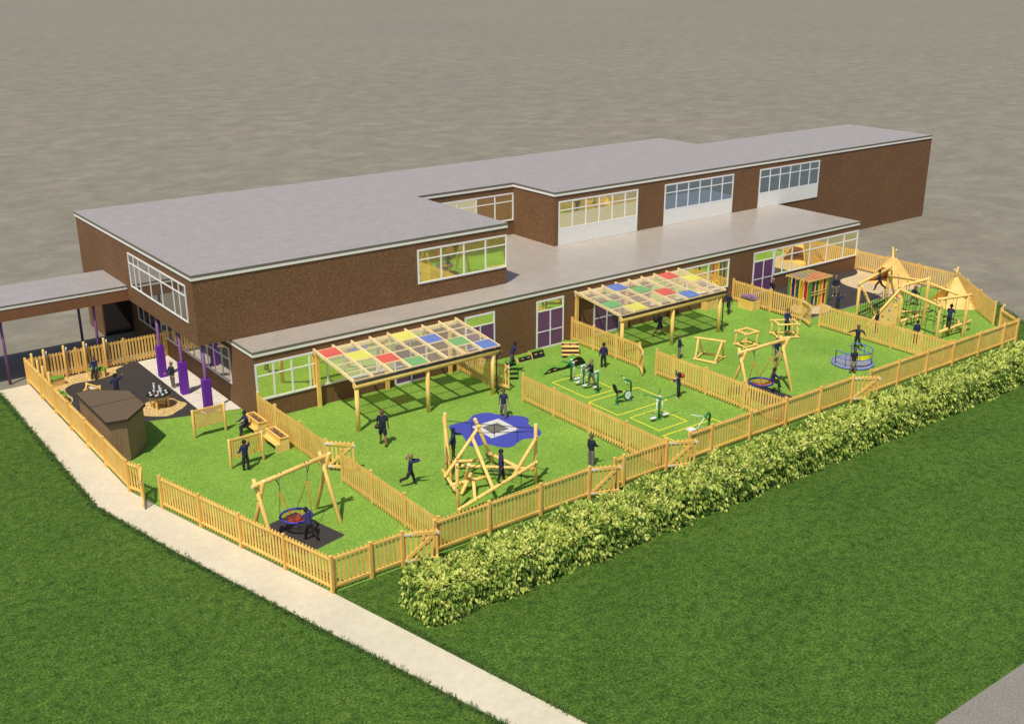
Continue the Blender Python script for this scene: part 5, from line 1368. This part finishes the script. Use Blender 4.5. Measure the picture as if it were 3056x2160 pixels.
person((-1.62, 6.7, 0), 200, 1.34, 'boy in navy with grey trousers standing behind the middle purple padded column', ST_, ((4, 8, 10), (22, 12, 40)), hair=hairL, top=navy2, bottom=greycl)
person((-4.32, 10.62, 0), 236, 1.38, 'child in blue jumper sitting on the green turf topped seat', ((52, 6, 38), (46, 6, 40)), ((32, 6, 36), (32, 6, 36)), seat=.42, hair=hairR, hairtype='long', top=navy)
person((-4.45, 6.75, 0), 62, 1.34, 'child in navy with right arm raised, partly hidden by the shed', ST_, ((-12, 26, 75), (72, 30, 82)), skin=skinM, hair=hairB)
person((34.55, -9.75, 0), 100, 1.34, 'child in black peeking over the dividing fence by the climbing wall', ST_, skin=skinM, hair=hairR, top=navy2)
person((34.7, -12.3, 0), 60, 1.34, 'child with black hair seen over the fence under the rope trail', ST_, hair=hairB, skin=skinM, top=navy)
person((35.1, -1.5, 0), -30, 1.36, 'child in dark top seen over the fence by the last purple door', ST_, top=navy2, hair=hairL)
bag('small black backpack worn by the child near the last purple door', V((34.97, -1.45, 1.02)), .08, .11, .15, dark_m, name='backpack', cat='backpack')
person((37.15, -12.75, .58), 20, 1.36, 'child leaning forward on the balance log at the front of the rope trail', ((18, 3, 16), (-10, 3, 22)), ((34, 10, 30), (40, 12, 20)), lean=20, skin=skinD, hair=hairB, top=navy)
finish_skins()

# ------------------------------------------------------------------ camera, sun, sky
cam_d = bpy.data.cameras.new('camera'); cam = bpy.data.objects.new('camera', cam_d); COL.objects.link(cam)
cx_, cy_, cz_, yaw, pitch, roll, fpx = -19.0903468, -45.3605123, 20.2029089, .64608966, .34710340, -.00202192, 3244.71507
f = V((math.sin(yaw)*math.cos(pitch), math.cos(yaw)*math.cos(pitch), -math.sin(pitch)))
r_ = f.cross(V((0, 0, 1))).normalized(); u_ = r_.cross(f)
rr_ = r_*math.cos(roll)+u_*math.sin(roll); uu_ = -r_*math.sin(roll)+u_*math.cos(roll)
M = Matrix((rr_, uu_, -f)).transposed().to_4x4(); M.translation = V((cx_, cy_, cz_)); cam.matrix_world = M
cam_d.sensor_width = 36; cam_d.lens = fpx/3056*36; cam_d.clip_end = 4000; cam_d.clip_start = .5
sc.camera = cam
sd = V((-.485, -.30, 1)).normalized()
sun_d = bpy.data.lights.new('sun', 'SUN'); sun_d.energy = 3.9; sun_d.angle = R(1.0); sun_d.color = (1.0, .925, .785)
sun = bpy.data.objects.new('sun', sun_d); COL.objects.link(sun); sun.rotation_euler = sd.to_track_quat('Z', 'Y').to_euler()
w = bpy.data.worlds.new('World'); sc.world = w; w.use_nodes = True
sk = w.node_tree.nodes.new('ShaderNodeTexSky'); sk.sky_type = 'NISHITA'; sk.sun_disc = False
sk.sun_elevation = math.asin(sd.z); sk.sun_rotation = math.atan2(sd.x, sd.y)
bg = w.node_tree.nodes['Background']; bg.inputs['Strength'].default_value = .10
w.node_tree.links.new(sk.outputs['Color'], bg.inputs['Color'])
sc.view_settings.view_transform = 'Standard'; sc.view_settings.look = 'None'; sc.view_settings.exposure = .08; sc.view_settings.gamma = 1
sc.render.engine = 'CYCLES'
sc.cycles.max_bounces = 8; sc.cycles.transparent_max_bounces = 16
